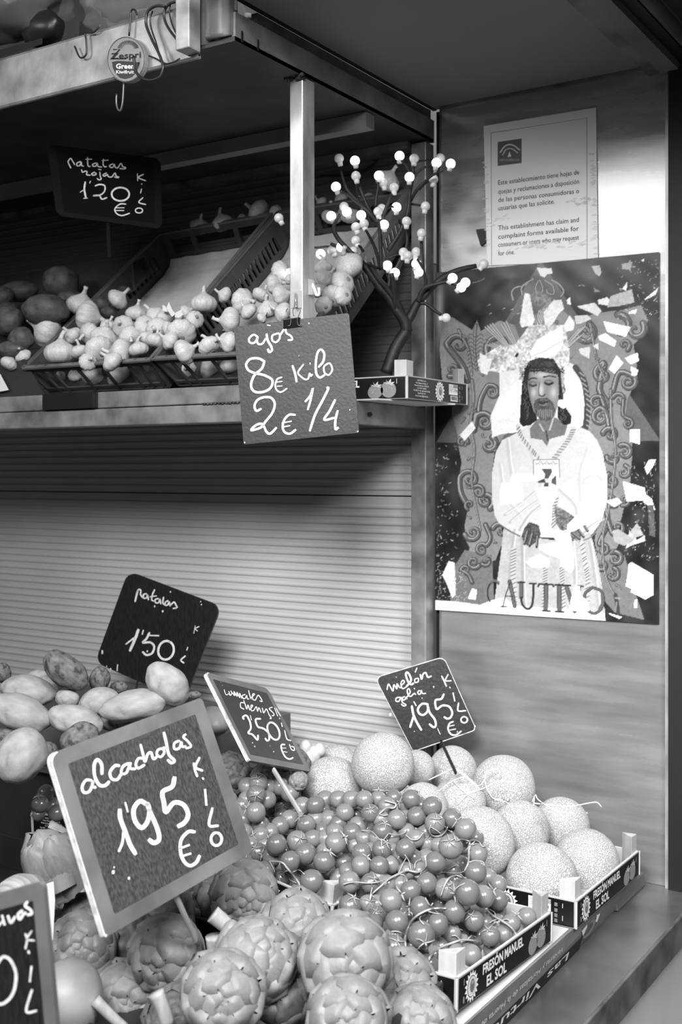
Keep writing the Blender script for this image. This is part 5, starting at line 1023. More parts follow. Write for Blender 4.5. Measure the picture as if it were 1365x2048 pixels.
# ---------------------------------------------------------------- artichokes
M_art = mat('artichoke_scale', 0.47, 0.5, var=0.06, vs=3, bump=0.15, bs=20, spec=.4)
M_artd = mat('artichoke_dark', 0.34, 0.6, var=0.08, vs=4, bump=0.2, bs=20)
M_stem = mat('artichoke_stem', 0.56, 0.6, var=0.08, vs=12, stretch=(6, 6, 1), bump=0.5, bs=20, bstretch=(6, 6, .6))
def bract_mesh(m, notch=.0, wide=1.0, nm='bract'):
    vs = []; nu, nv = 6, 7
    for j in range(nv):
        t = j/(nv-1); w_ = wide*(0.52*math.sin(math.pi*min(1, .30+.70*t)) ** .75) if t < 1 else 0.05
        w_ = wide*(.44+.16*t) if t < .5 else wide*.53*math.sqrt(max(0.004, 1-((t-.5)/.5)**2.1))
        for i in range(nu):
            s = 2*i/(nu-1)-1; x = s*w_; y = -0.35+t*1.05
            z = .17*(1-s*s)*(1-.35*t)-.24*max(y, -.1)**2+.05
            vs.append((x, y, z))
    b0 = len(vs); vs += [(x*.96, y, z-.11) for x, y, z in vs]
    fs = []
    for j in range(nv-1):
        for i in range(nu-1): a = j*nu+i; fs.append((a, a+1, a+nu+1, a+nu))
    for j in range(nv-1):
        a = j*nu; fs.append((a, a+nu, b0+a+nu, b0+a)); a = j*nu+nu-1; fs.append((a+nu, a, b0+a, b0+a+nu))
    a = (nv-1)*nu
    for i in range(nu-1): fs.append((a+i, a+i+1, b0+a+i+1, b0+a+i))
    return MB().add(vs, fs).mesh(nm, m, True)
BR = {k: bract_mesh(m) for k, m in (('l', M_art), ('d', M_artd))}
core = {}
for k, m in (('l', M_art), ('d', M_artd)):
    o = bm_obj('core', lump(.80, .80, .86, 3, .02, 1, 3), m); core[k] = o.data; bpy.data.objects.remove(o)
stem_me = MB().tube([(0, 0, -.75), (0, .02, -1.15), (.05, .04, -1.6), (.08, .1, -2.0)], [.30, .24, .22, .24], 12).mesh('stem', M_stem, True)
def artichoke(P, Rr, axis, roll, label, tone='l', n=34, long=1.06, stem=True, tight=1.0, scale=1.0, group='artichokes in the foreground'):
    root = tag(empty('artichoke', P), label, 'artichoke', group)
    root.matrix_basis = Matrix.Translation(P) @ toward(axis, roll) @ Matrix.Scale(Rr, 4)
    link_copy(core[tone], 'core', root, Matrix.Scale(.93, 4))
    ga = math.pi*(3-math.sqrt(5)); rr_ = random.Random(int(P[0]*1e5) % 997)
    for i in range(n):
        t = (i+.5)/n; pol = math.radians(14+128*t**.85); az = i*ga+rr_.uniform(-.1, .1)      # tip first
        nrm = Vector((math.sin(pol)*math.cos(az), math.sin(pol)*math.sin(az), math.cos(pol)*long)); pos_ = nrm*(.83+.09*t)
        nz_ = Vector((nrm.x, nrm.y, nrm.z/long/long)).normalized(); ty = (Vector((0, 0, 1))-nz_*nz_.z).normalized(); tx = ty.cross(nz_)
        M = Matrix((tx, ty, nz_)).transposed().to_4x4(); s = scale*(.50+.52*math.sin(pol)**1.1)*(1+rr_.uniform(-.07, .07))
        tilt = Matrix.Rotation(math.radians(6+rr_.uniform(-4, 5))*tight, 4, 'X')
        link_copy(BR[tone], 'bract', root, Matrix.Translation(pos_) @ M @ tilt @ Matrix.Scale(s, 4))
    if stem: link_copy(stem_me, 'stem', root, Matrix.Identity(4))
    return root
Q4 = (0, 1560, 2.4375); Q5 = (440, 1600, 2.4375)
A_ = [(Q4, 345, 520, 105, 'artichoke squeezed against the left edge of the alcachofas board', (-.3, .2, .6), 40), (Q4, 400, 815, 155, 'artichoke between the cut off board and the alcachofas board', (.2, .1, .9), 46), (Q4, 815, 842, 158, 'large smooth artichoke directly under the alcachofas board corner', (-.1, -.2, .9), 24),
      (Q4, 1190, 558, 150, 'knobbly artichoke right of the lower board edge, beside the tomatoes', (.1, -.3, .9), 48), (Q5, 172, 785, 185, 'tall artichoke with an elongated head near the board stick', (.45, .4, .6), 40), (Q4, 1085, 1045, 178, 'big round artichoke at the bottom centre left', (.1, .15, .95), 36), (Q4, 605, 1052, 142, 'artichoke with a dark bruised scale at the bottom left', (.3, -.1, .8), 26),
      (Q5, 372, 615, 146, 'smooth artichoke under the middle crate corner', (.2, .3, .8), 22), (Q5, 612, 772, 194, 'largest smooth artichoke in front of the tomatoes', (.15, -.2, .9), 24), (Q5, 880, 905, 150, 'artichoke left of the front crate label', (.1, .3, .8), 24), (Q5, 622, 1065, 172, 'artichoke cut by the bottom edge, centre', (.0, .1, .9), 28),
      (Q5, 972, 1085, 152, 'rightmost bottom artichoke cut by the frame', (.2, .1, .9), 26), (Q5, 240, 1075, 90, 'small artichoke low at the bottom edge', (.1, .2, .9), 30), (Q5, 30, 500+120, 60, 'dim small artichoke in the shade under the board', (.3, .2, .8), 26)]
its = []
for tile, x, y, r, lb, ax, n in A_:
    a, b = Z(tile, [(x, y)])[0]; r_ = r/tile[2]; its.append((a, b, r_, .6*(1.66-(b-1790)*.00135)+.4*.041*F/r_))
for k, (tile, x, y, r, lb, ax, n) in enumerate(A_):
    pass
ap = settle(its, 80, .88, dr=.06)
art_xyz = []
for (tile, x, y, r, lb, ax, n), (P, Rr) in zip(A_, ap):
    axis = Vector(view)*ax[2]+Vector(rt)*ax[0]+Vector((0, 0, 1))*(ax[1]+.15)
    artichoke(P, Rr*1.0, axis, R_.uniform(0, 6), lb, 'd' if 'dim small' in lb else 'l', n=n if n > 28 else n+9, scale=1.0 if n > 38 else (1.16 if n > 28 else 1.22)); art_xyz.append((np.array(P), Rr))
# hidden ones below carry the heap
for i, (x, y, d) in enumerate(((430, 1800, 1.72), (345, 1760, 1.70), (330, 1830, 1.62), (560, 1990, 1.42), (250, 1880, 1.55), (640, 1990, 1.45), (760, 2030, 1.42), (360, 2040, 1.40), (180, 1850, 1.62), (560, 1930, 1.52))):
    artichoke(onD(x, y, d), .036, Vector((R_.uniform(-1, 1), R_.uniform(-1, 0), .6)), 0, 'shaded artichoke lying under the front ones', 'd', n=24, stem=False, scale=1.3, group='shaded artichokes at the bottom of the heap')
# loose stalks with a bud
def cut_stalk(label, pl, d0, rad, bud=None):
    root = tag(empty('cut_stalk', onD(*pl[0], d0)), label, 'stalk')
    P = smooth_line(pl, 4); n_ = len(P); MB().tube([onD(a, b, d0) for a, b in P], [rad*(1.15-.2*i/n_) for i in range(n_)], 12).build('stalk', M_stem, root, smooth=True)
    if bud:
        bx_, by_, br = bud; o = bm_obj('bud', lump(br, br, br*1.25, 5, .1, 1.5, 3), M_art); o.location = onD(bx_, by_, d0-.012); adopt(o, root)
cut_stalk('thick cut artichoke stalk with a round bud beside the board stick', [(426, 1828), (438, 1838), (450, 1848), (466, 1860)], 1.42, .0095, (463, 1862, .011))
cut_stalk('upright cut artichoke stalk under the thick one', [(430, 1872), (432, 1895), (436, 1918)], 1.42, .0105)
cut_stalk('cut artichoke stalk at the bottom between two heads', [(312, 1985), (324, 2012), (336, 2050)], 1.30, .008)
cut_stalk('cut artichoke stalk slanting left of the bottom heads', [(190, 2000), (225, 2035), (250, 2056)], 1.34, .006)
def leaf(label, pts, d0, bend=.012, nm='loose_leaf'):
    c = np.mean(np.array(pts), axis=0); root = None
    vs = [onD(x, y, d0+((x-c[0])**2+(y-c[1])**2)*3e-6*bend*100) for x, y in pts]; ce = onD(c[0], c[1], d0-bend)
    mb = MB(); n_ = len(vs); bk = [v+fw*.002 for v in vs]; mb.add(vs+[ce]+bk+[ce+fw*.002], [(i, (i+1) % n_, n_) for i in range(n_)]+[(n_+1+(i+1) % n_, n_+1+i, 2*n_+1) for i in range(n_)]+[(i, n_+1+i, n_+1+(i+1) % n_, (i+1) % n_) for i in range(n_)])
    tag(mb.build(nm, M_art, smooth=True, bevel=0), label, 'leaf')
leaf('torn artichoke leaf tucked between the two largest heads', [(562, 1990), (575, 1955), (600, 1935), (640, 1958), (650, 1975), (612, 1990), (590, 2000)], 1.42)
leaf('curled artichoke leaf at the bottom under the torn one', [(565, 2010), (600, 2002), (632, 2006), (625, 2020), (610, 2032), (590, 2040), (572, 2030)], 1.40)
# round smooth melon like fruit and large leafed bud at the left
o = bm_obj('round_squash', lump(.040, .042, .046, 31, .05, 1.1, 4), mat('squash_skin', 0.52, .5, var=.04, vs=40)); o.location = onD(138, 1998, 1.36); tag(o, 'smooth round pale squash beside the cut off board', 'squash')
Pb_ = onD(105, 1718, 1.60)
bb = tag(empty('leafy_bud', Pb_), 'large leafed closed artichoke bud lying at the left', 'artichoke'); bb.matrix_basis = Matrix.Translation(Pb_) @ toward(Vector(rt)*-.35+Vector((0, 0, .9))+Vector(view)*.35) @ Matrix.Scale(.046, 4)
link_copy(core['l'], 'core', bb, Matrix.Scale(.8, 4))
for i in range(11):
    az = i*2.4; pol = math.radians(62 if i % 2 else 84); nz_ = Vector((math.sin(pol)*math.cos(az), math.sin(pol)*math.sin(az), math.cos(pol))); ty = (Vector((0, 0, 1))-nz_*nz_.z).normalized()
    link_copy(BR['l'], 'bract', bb, Matrix.Translation(nz_*.72-Vector((0, 0, .35))) @ Matrix((ty.cross(nz_), ty, nz_)).transposed().to_4x4() @ Matrix.Diagonal((1.1, 1.75, 1.3, 1)))
Pc = onD(45, 1795, 1.5)
cc = tag(empty('striped_onion', Pc), 'striped dry bulb showing above the cut off board', 'bulb'); o = bm_obj('bulb_skin', lump(.036, .036, .030, 8, .06, 2, 4), mat('onion_skin', .62, .4, var=.12, vs=30, stretch=(.2, 6, 1))); o.location = Pc; adopt(o, cc)
pk = tag(MB().hexa([onD(x, y, 1.43) for x, y in ((86, 1770), (107, 1763), (110, 1800), (106, 1880), (100, 1882), (93, 1820))], [onD(x, y, 1.425) for x, y in ((86, 1770), (107, 1763), (110, 1800), (106, 1880), (100, 1882), (93, 1820))]).build('paper_bag', mat('white_paper', .92, .6), bevel=0), 'sliver of a white paper bag right of the cut off board', 'bag')
# small dark artichokes and bits behind the tomato board
for i, (x, y, r, d, lb) in enumerate(((462, 1548, 34, 2.02, 'small dark artichoke under the left corner of the tomates board'), (545, 1558, 34, 2.00, 'small dark artichoke behind the tomates board stick'), (590, 1530, 26, 2.06, 'small dark artichoke partly behind the right tomates board corner'), (598, 1562, 16, 1.96, 'tiny pale artichoke half beside the big left melon'))):
    artichoke(onD(x, y, d), r*d/F, Vector(view)+Vector((R_.uniform(-.5, .5), 0, .4)), 0, lb, 'd' if i < 3 else 'l', n=26, stem=False, scale=1.35, group='small dark artichokes behind the tomatoes')
gr_ = tag(empty('ginger_root', onD(622, 1500, 2.12)), 'knobbly pale ginger root behind the left melons', 'ginger')
for i, (x, y, r) in enumerate(((612, 1495, .012), (628, 1508, .014), (620, 1515, .015), (640, 1500, .011), (605, 1512, .010))):
    o = bm_obj('knob', lump(r, r*.9, r*1.2, 40+i, .15, 2, 3), mat('ginger_skin', .66, .6, var=.06)); o.location = onD(x, y, 2.10); adopt(o, gr_)
sw = bm_obj('sweet_potato', lump(.030, .052, .026, 51, .06, 1.2, 4), mat('sweet_skin', .46, .5, var=.04, vs=20)); sw.matrix_world = Matrix.Translation(onD(428, 1442, 2.16)) @ Matrix.Rotation(.9, 4, 'Z'); tag(sw, 'smooth sweet potato between the two framed boards', 'sweet potato')
sc_ = tag(empty('slat_crate', onD(440, 1500, 2.16)), 'dark slatted crate behind the left edge of the tomates board', 'crate')
for y, h in ((1478, 15), (1508, 17)):
    a, b = onY(395, y, 1.80), onY(520, y+3, 1.80); hh = h*2.15/F
    MB().box((a[0], 1.80, a[2]-hh/2), (b[0]+.05, 1.806, a[2]+hh/2)).build('slat', mat('slat_wood', .33, .6, var=.05, vs=20), sc_)
for x in (400, 515): a = onY(x, 1492, 1.806); MB().box((a[0]-.01, 1.806, a[2]-.035), (a[0]+.01, 1.822, a[2]+.03)).build('corner_post', mat('slat_wood', .33, .6), sc_)
# ---------------------------------------------------------------- potatoes
M_pot = mat('potato_skin', 0.58, 0.7, var=0.05, vs=2.2, bump=0.25, bs=9, spots=(0.48, 0.36), spec=.25)
M_potd = mat('potato_muddy_shaded', 0.42, 0.75, var=0.07, vs=2.5, bump=0.3, bs=9, spots=(0.22, 0.45), spec=.25)  # darker copy: mud on some potatoes, painted shade on the shaded ones
Q2 = (0, 1120, 2.967)
PT = [(390, 655, 152, 88, 38, 1.98, 'muddy potato lying highest on the heap', 'd'), (590, 705, 62, 72, 0, 2.05, 'dark muddy potato right of the highest one', 'd'), (218, 695, 70, 42, -10, 2.12, 'flat potato behind the left heap', 'l'), (300, 745, 72, 48, 30, 2.05, 'small pale potato under the highest one', 'l'), (398, 820, 70, 55, 5, 1.98, 'small round smooth potato in the middle of the heap', 'l'),
      (165, 775, 165, 88, 14, 2.0, 'long spotted potato at the upper left', 'l'), (120, 910, 195, 105, 22, 1.90, 'big pale potato along the left edge', 'l'), (450, 955, 165, 92, 14, 1.90, 'smooth oval potato right of the big pale one', 'l'), (470, 1060, 120, 90, -25, 1.84, 'rough potato touching the board top left corner', 'd'), (580, 840, 120, 80, -12, 1.98, 'wrinkled potato behind the cracked one', 'l'), (800, 865, 208, 92, -9, 1.92, 'long cracked potato above the alcachofas board', 'l'),
      (995, 738, 150, 108, 42, 1.93, 'clean oval potato leaning on the patatas board', 'l'), (705, 755, 52, 34, 0, 2.10, 'tiny potato in the dark gap under the patatas board', 'd'), (120, 1160, 150, 165, 20, 1.80, 'very large potato at the lower left frame edge', 'l'), (275, 1150, 80, 70, 30, 1.86, 'shaded potato squeezed behind the very large one', 'd'), (15, 670, 50, 60, 0, 2.1, 'potato cut by the left frame edge', 'd'), (1150, 800, 45, 22, 0, 2.1, 'sliver of potato right of the clean oval one', 'd'), (60, 1060, 120, 60, 10, 1.88, 'shaded potato under the big pale one', 'd'), (700, 960, 120, 60, 0, 1.98, 'shaded potato below the cracked one', 'd')]
pm_ = []
for s in range(4):
    for tone, m in (('l', M_pot), ('d', M_potd)):
        o = bm_obj('potato', lump(1, 1, 1, 60+s, .13, 1.1, 4), m); pm_.append(o.data); bpy.data.objects.remove(o)
for i, (x, y, a, b, rot, d, lb, tone) in enumerate(PT):
    px, py_ = Z(Q2, [(x, y)])[0]; d = d+0.0; P = onD(px, py_, d); sa, sb = a/2.967*d/F, b/2.967*d/F
    o = bpy.data.objects.new('potato', pm_[(i % 4)*2+(tone == 'd')]); COL.objects.link(o)
    q = math.radians(rot); ex = Vector(rt)*math.cos(q)-Vector((0, 0, 1))*math.sin(q); ez = Vector((0, 0, 1))*math.cos(q)+Vector(rt)*math.sin(q); ey = Vector(fw)
    Mx = Matrix((ex, ey, ez)).transposed().to_4x4(); o.matrix_world = Matrix.Translation(P) @ Mx @ Matrix.Diagonal((sa, (sa+sb)/2*.9, sb, 1)); tag(o, lb, 'potato', 'potatoes in the crate')
# ---------------------------------------------------------------- garlic
M_gar = mat('garlic_skin', 0.72, 0.5, var=0.06, vs=4, stretch=(3, 3, .4), bump=0.35, bs=5, bstretch=(3, 3, .4), spec=.35)
M_gard = mat('garlic_root', 0.50, 0.9, var=0.15, vs=30, bump=.6, bs=40)
def garlic_mesh(lobes, s):
    prof = [(0.02, -.74), (.30, -.78), (.62, -.70), (.88, -.42), (1.0, -.08), (.97, .20), (.80, .50), (.52, .72), (.30, .88), (.19, 1.02)]
    mb = MB(); n_ = 40; vs = []
    for r, z in prof:
        for j in range(n_):
            q = 2*math.pi*j/n_; k = 1+.085*(abs(math.cos(lobes*q/2+s))-.62)*min(1, r*1.4)+.04*noise.noise(Vector((math.cos(q), math.sin(q), z+s))); vs.append((r*k*math.cos(q), r*k*math.sin(q), z))
    k = len(prof); fs = [(i*n_+j, i*n_+(j+1) % n_, (i+1)*n_+(j+1) % n_, (i+1)*n_+j) for i in range(k-1) for j in range(n_)]+[tuple(range(n_))[::-1], tuple(range((k-1)*n_, k*n_))]
    return mb.add(vs, fs).mesh('garlic_bulb', M_gar, True)
gm = [garlic_mesh(l, s) for l, s in ((9, 0), (11, 1.3), (7, .6), (10, 2.2))]
gs = [MB().tube([(0, 0, .95), (.03*k, .02, 1.15), (.10*k, .06, 1.42), (.22*k, .10, 1.62)], [.22, .15, .13, .16], 9).mesh('stem', M_gar, True) for k in (1, -1, 2)]
grt = MB().revolve([(.03, -.80), (.18, -.82), (.22, -.76), (.20, -.70)], 14).mesh('root_plate', M_gard, True)
R4 = (0, 400, 2.844); R5 = (440, 440, 2.844); S4 = (300, 400, 4.55)
nG_ = nG
P0L = np.array(G1[3]); P0R = np.array(G2[3])
left_heap = [(R4, x, y, r) for x, y, r in ((460, 600, 80), (500, 665, 88), (670, 565, 60), (270, 750, 92), (415, 775, 55), (510, 760, 60), (590, 780, 75), (345, 870, 90), (455, 865, 52), (560, 850, 82), (690, 870, 80), (790, 850, 55), (775, 650, 60), (880, 660, 60), (940, 680, 65), (830, 720, 65), (700, 720, 62), (900, 740, 68), (740, 780, 60), (880, 800, 52), (1030, 755, 84), (1160, 590, 74), (1280, 540, 46), (1110, 680, 50), (970, 800, 55), (50, 930, 48), (130, 885, 45), (85, 905, 50), (530, 1010, 70), (680, 1000, 72), (330, 1010, 42), (430, 995, 42), (640, 920, 60), (500, 920, 50), (620, 720, 50), (960, 740, 50), (840, 790, 50), (1060, 640, 44))]
right_heap = [(R4, x, y, r) for x, y, r in ((1050, 865, 72), (1195, 830, 66), (1305, 810, 60), (1050, 970, 68), (1190, 955, 66), (1310, 945, 60))]+[(S4, x, y, r) for x, y, r in ((735, 1095, 118), (850, 925, 118), (900, 1015, 80), (1010, 865, 78), (1130, 770, 92), (1190, 650, 94), (1195, 870, 100), (1080, 995, 100), (1210, 1022, 92), (1020, 1075, 50), (1265, 720, 48))]+[(R5, x, y, r) for x, y, r in ((590, 275, 55), (730, 258, 86), (600, 338, 60), (700, 358, 70), (650, 432, 68), (590, 485, 52), (700, 430, 55), (560, 400, 50), (30, 690, 48))]
back_row = [((S4), 455, 240, 88), (S4, 665, 212, 100), (S4, 835, 160, 34), (S4, 990, 108, 108), (S4, 1150, 135, 84), ((440, 0, 2.844), 578, 1155, 36), ((440, 0, 2.844), 690, 1135, 44), ((440, 0, 2.844), 952, 1030, 72), ((440, 0, 2.844), 640, 1225, 62), ((440, 0, 2.844), 742, 1212, 70), ((440, 0, 2.844), 835, 1150, 52)]
def garlic(P, Rr, lb, grp, i, up_=None):
    o = bpy.data.objects.new('garlic_bulb', gm[i % 4]); COL.objects.link(o)
    ax = up_ or Vector((R_.uniform(-1, 1), R_.uniform(-.9, .5), R_.uniform(-.3, 1)))
    o.matrix_world = Matrix.Translation(P) @ toward(ax, R_.uniform(0, 6)) @ Matrix.Diagonal((Rr*1.04, Rr*1.04, Rr*.86, 1)); tag(o, lb, 'garlic', grp)
    for me_, nm in ((gs[i % 3], 'stem'), (grt, 'root_plate')):
        c = bpy.data.objects.new(nm, me_); COL.objects.link(c); c.parent = o
def heap(lst, P0, n, off, lbl, grp, special={}):
    its = []
    for tile, x, y, r in lst:
        a, b = Z(tile, [(x, y)])[0]; p = onP(a, b, P0+n*off, n); r_ = r/tile[2]
        if b > 725 and a > 75: p = onY(a, b, 1.752)
        dd = dep(p); its.append((a, b, r_, dd))
    ps = settle(its, 60, .84, dr=.018)
    for i, (P, Rr) in enumerate(ps):
        garlic(P, Rr*1.0, special.get(i, (lbl,))[0], None if i in special else grp, i, special.get(i, (None, None))[1])
heap(left_heap, P0L, nG, .005, 'white garlic bulb heaped in the left black vented crate', 'garlic in the left vented crate', {3: ('garlic bulb with its stem pointing left by the red potatoes', Vector(-rt)*.9+Vector((0, 0, .45))), 7: ('upright striped garlic bulb at the front left crate corner', Vector((0, 0, 1))), 0: ('garlic bulb with a tall dry stem above the red potatoes', Vector((.35, 0, .9))),
     20: ('big garlic bulb showing its hairy root by the crate divider', Vector((-.5, .5, .6))), 21: ('garlic bulb alone high against the paper liner', Vector((0, 0, 1)))})
heap(right_heap, P0R, nG2, .005, 'white garlic bulb heaped in the right black vented crate', 'garlic in the right vented crate')
for i, (tile, x, y, r) in enumerate(back_row):
    a, b = Z(tile, [(x, y)])[0]; P = onY(a, b, 2.066 if i != 7 else 2.02); Rr = min(.030, r/tile[2]*dep(P)/F); garlic(P, Rr, 'garlic bulb peeping over the rear rim of the vented crates' if i != 7 else 'large garlic bulb with thick cut stem behind the light tree', 'garlic behind the crates' if i != 7 else None, i, Vector((.6, 0, .8)) if i == 7 else None)
shd = tag(empty('garlic_peel', onD(350, 622, 2.2)), 'dry papery garlic peel flakes standing on the left garlic heap', 'peel')
for pts in ([(333, 616), (338, 604), (345, 620), (352, 628), (344, 634)], [(352, 625), (366, 618), (376, 616), (372, 626), (358, 636), (350, 634)], [(325, 610), (331, 612), (336, 624), (326, 622)]):
    d = dep(onP(350, 622, P0L, nG))-.05; vs = [onD(x, y, d) for x, y in pts]; MB().hexa(vs, [v-fw*.001 for v in vs]).build('flake', M_gar, shd)
# ---------------------------------------------------------------- red potatoes and their carton at the left of the shelf
M_rp = mat('red_potato', 0.27, 0.6, var=0.05, vs=2.5, bump=.25, bs=8, spots=(.14, .38))
rpm = []
for s in range(2):
    o = bm_obj('red_potato', lump(1, 1, 1, 80+s, .12, 1.1, 4), M_rp); rpm.append(o.data); bpy.data.objects.remove(o)
for i, (x, y, a, b, rot, Y, lb) in enumerate(((260, 625, 138, 92, 5, 1.74, 'large dark red potato behind the stemmed garlic'), (40, 690, 95, 88, 0, 1.72, 'dark red potato cut by the left frame edge'), (350, 470, 110, 95, 30, 1.90, 'shadowed red potato at the top of its heap'), (110, 520, 110, 60, 0, 1.9, 'barely visible red potato in the deep shade'), (120, 790, 75, 70, 0, 1.68, 'small red potato left of the garlic with the stem'),
        (60, 850, 85, 50, 0, 1.665, 'red potato over the lower left garlic'), (570, 590, 52, 42, 0, 1.86, 'small red potato between two garlic bulbs'), (620, 640, 50, 36, 0, 1.84, 'red potato beside the crate wall'), (400, 555, 80, 40, 0, 1.86, 'red potato behind the dry stemmed garlic'), (10, 550, 70, 60, 0, 1.85, 'red potato in the shade at the left'), (700, 510, 60, 30, 0, 1.93, 'far red potato inside the dark carton'), (40, 620, 60, 40, 0, 1.84, 'red potato in the second row at the left'))):
    px, py_ = Z(R4, [(x, y)])[0]; P = onY(px, py_, Y); d = dep(P); o = bpy.data.objects.new('red_potato', rpm[i % 2]); COL.objects.link(o); sa, sb = a/2.844*d/F, b/2.844*d/F
    q = math.radians(rot); ex = Vector(rt)*math.cos(q)-Vector((0, 0, 1))*math.sin(q); ez = Vector((0, 0, 1))*math.cos(q)+Vector(rt)*math.sin(q)
    o.matrix_world = Matrix.Translation(P) @ Matrix((ex, Vector(fw), ez)).transposed().to_4x4() @ Matrix.Diagonal((sa, (sa+sb)/2*.85, sb, 1)); tag(o, lb, 'potato', 'red potatoes on the shelf')
bxr = tag(empty('potato_carton', onY(150, 640, 1.85)), 'dark corrugated carton of red potatoes behind the garlic', 'carton')
M_card = mat('dark_card', .13, .7, var=.03, vs=30)
def sheet(nm, pts, Ys, m, root, th=.004):
    vs = [onY(x, y, Y) for (x, y), Y in zip(pts, Ys)]; n = np.cross(vs[1]-vs[0], vs[-1]-vs[0]); n /= np.linalg.norm(n); return MB().hexa(vs, [v+n*th for v in vs]).build(nm, m, root)
sheet('carton_flap', [(128, 535), (292, 516), (268, 580), (150, 600)], (2.0, 2.0, 1.97, 1.97), M_card, bxr)
sheet('carton_flap', [(266, 525), (290, 514), (303, 545), (270, 580)], (1.92, 1.98, 1.95, 1.88), M_card, bxr)
sheet('carton_panel', [(-40, 745), (48, 718), (92, 795), (-40, 800)], (1.665, 1.668, 1.665, 1.662), mat('label_dark', .16, .4, var=.03), bxr)
sheet('carton_panel', [(-60, 560), (128, 535), (150, 620), (-60, 660)], (2.03, 2.02, 1.99, 1.99), M_card, bxr)
pr = tag(sheet('price_ticket', [(-10, 745), (0, 748), (17, 780), (-10, 785)], (1.655,)*4, mat('ticket_white', .85, .6), None, .001), 'corner of a small white ticket at the left end of the rail', 'ticket')
# ---------------------------------------------------------------- light tree
M_br = mat('branch_dark', 0.08, 0.6, var=0.05, vs=60, bump=.5, bs=90)
M_lit = mat('bulb_lit', 0.95, 0.4, emit=2.6)
M_dim = mat('bulb_unlit', 0.78, 0.3, var=.02, emit=0.0, sss=.0)
U = (620, 280, 5.25); W7 = (700, 480, 5.25)
tree = tag(empty('light_tree', onY(785, 745, 1.93)), 'bare dark artificial tree with round white bulbs on the small crate', 'light tree')
DT = dep(onY(785, 745, 1.93))
def br(pts, tile, r0, r1, dz=(0, 0), nm='branch'):
    P = smooth_line(Z(tile, pts) if tile else pts, 4); n_ = len(P)
    MB().tube([onD(x, y, DT+dz[0]+(dz[1]-dz[0])*i/(n_-1)) for i, (x, y) in enumerate(P)], [r0+(r1-r0)*i/(n_-1) for i in range(n_)], 8).build(nm, M_br, tree, smooth=True)
br([(385, 1400), (440, 1240), (490, 1120), (560, 1010), (600, 950)], W7, .0125, .012, nm='trunk')
br([(600, 960), (580, 860), (500, 740), (420, 610), (340, 520), (250, 400), (170, 290), (60, 190), (-20, 130)], W7, .012, .006, (0, -.03))
br([(600, 960), (600, 860), (640, 800), (680, 720), (720, 650), (780, 590), (860, 500), (960, 410), (1080, 340), (1200, 300), (1330, 272)], W7, .010, .0045, (0, .01))
br([(490, 720), (470, 600), (460, 480), (440, 350)], W7, .008, .0045, (-.01, -.04)); br([(570, 900), (540, 760), (490, 640), (400, 520), (300, 400), (200, 240)], W7, .009, .004, (0, -.04))
br([(720, 650), (750, 560), (800, 500), (900, 465), (1020, 440), (1130, 470)], W7, .0055, .003, (.0, -.03)); br([(740, 665), (800, 670), (880, 730), (960, 785)], W7, .0035, .003, (0, -.01))
br([(790, 520), (800, 420), (775, 330), (765, 200), (750, 20)], W7, .004, .003, (0, -.02)); br([(780, 330), (740, 250), (710, 205)], W7, .0028, .0025, (-.01, -.03)); br([(470, 480), (510, 300), (560, 200), (595, 100), (600, 0)], W7, .0045, .0028, (-.01, .02)); br([(360, 590), (420, 420), (340, 240), (330, 120), (328, -50)], W7, .005, .003, (-.01, -.03))
br([(755, 1365), (745, 1150), (735, 950), (715, 830)], U, .0042, .003, (-.03, -.05)); br([(745, 1365), (690, 1150), (620, 1000), (590, 950)], U, .0035, .0025, (-.02, -.06))
br([(700, 860), (610, 740), (500, 660), (420, 590), (330, 540)], U, .0035, .0025, (-.03, -.05)); br([(660, 800), (560, 700), (470, 610), (400, 530), (360, 440), (330, 340), (320, 280)], U, .0035, .0025, (-.03, 0)); br([(690, 850), (600, 680), (550, 560), (510, 450)], U, .0035, .0025, (-.03, -.03)); br([(560, 700), (510, 620), (490, 520), (480, 300)], U, .003, .002, (-.01, .02))
br([(690, 700), (700, 600), (715, 520), (718, 445)], U, .003, .0025, (-.03, -.03)); br([(760, 830), (800, 720), (840, 610), (860, 565)], U, .0035, .0028, (-.03, -.04)); br([(800, 730), (850, 700), (880, 705)], U, .0025, .002, (-.03, -.05))
br([(820, 1160), (930, 1000), (1010, 820), (1040, 700), (1050, 560), (1080, 420), (1085, 280)], U, .0045, .0028, (0, -.02)); br([(1050, 560), (1060, 420), (1030, 300), (965, 215)], U, .003, .0022, (0, -.03)); br([(1080, 420), (1130, 340), (1200, 290), (1280, 255)], U, .003, .0022, (-.01, -.05)); br([(1060, 640), (1130, 520), (1220, 430), (1290, 370), (1400, 320)], U, .0032, .0022, (0, -.05)); br([(1060, 670), (1120, 680), (1190, 690)], U, .0026, .002, (0, -.02)); br([(1150, 520), (1220, 450), (1280, 430)], U, .0025, .002, (0, .02)); br([(1100, 400), (1110, 240), (1280, 210)], U, .0022, .0018, (.01, .02))
br([(1018, 940), (1020, 1100), (960, 1240), (900, 1365)], U, .0028, .004, (-.02, -.01)); br([(1175, 1060), (1180, 1200), (1190, 1365)], U, .0028, .003, (-.02, -.01))
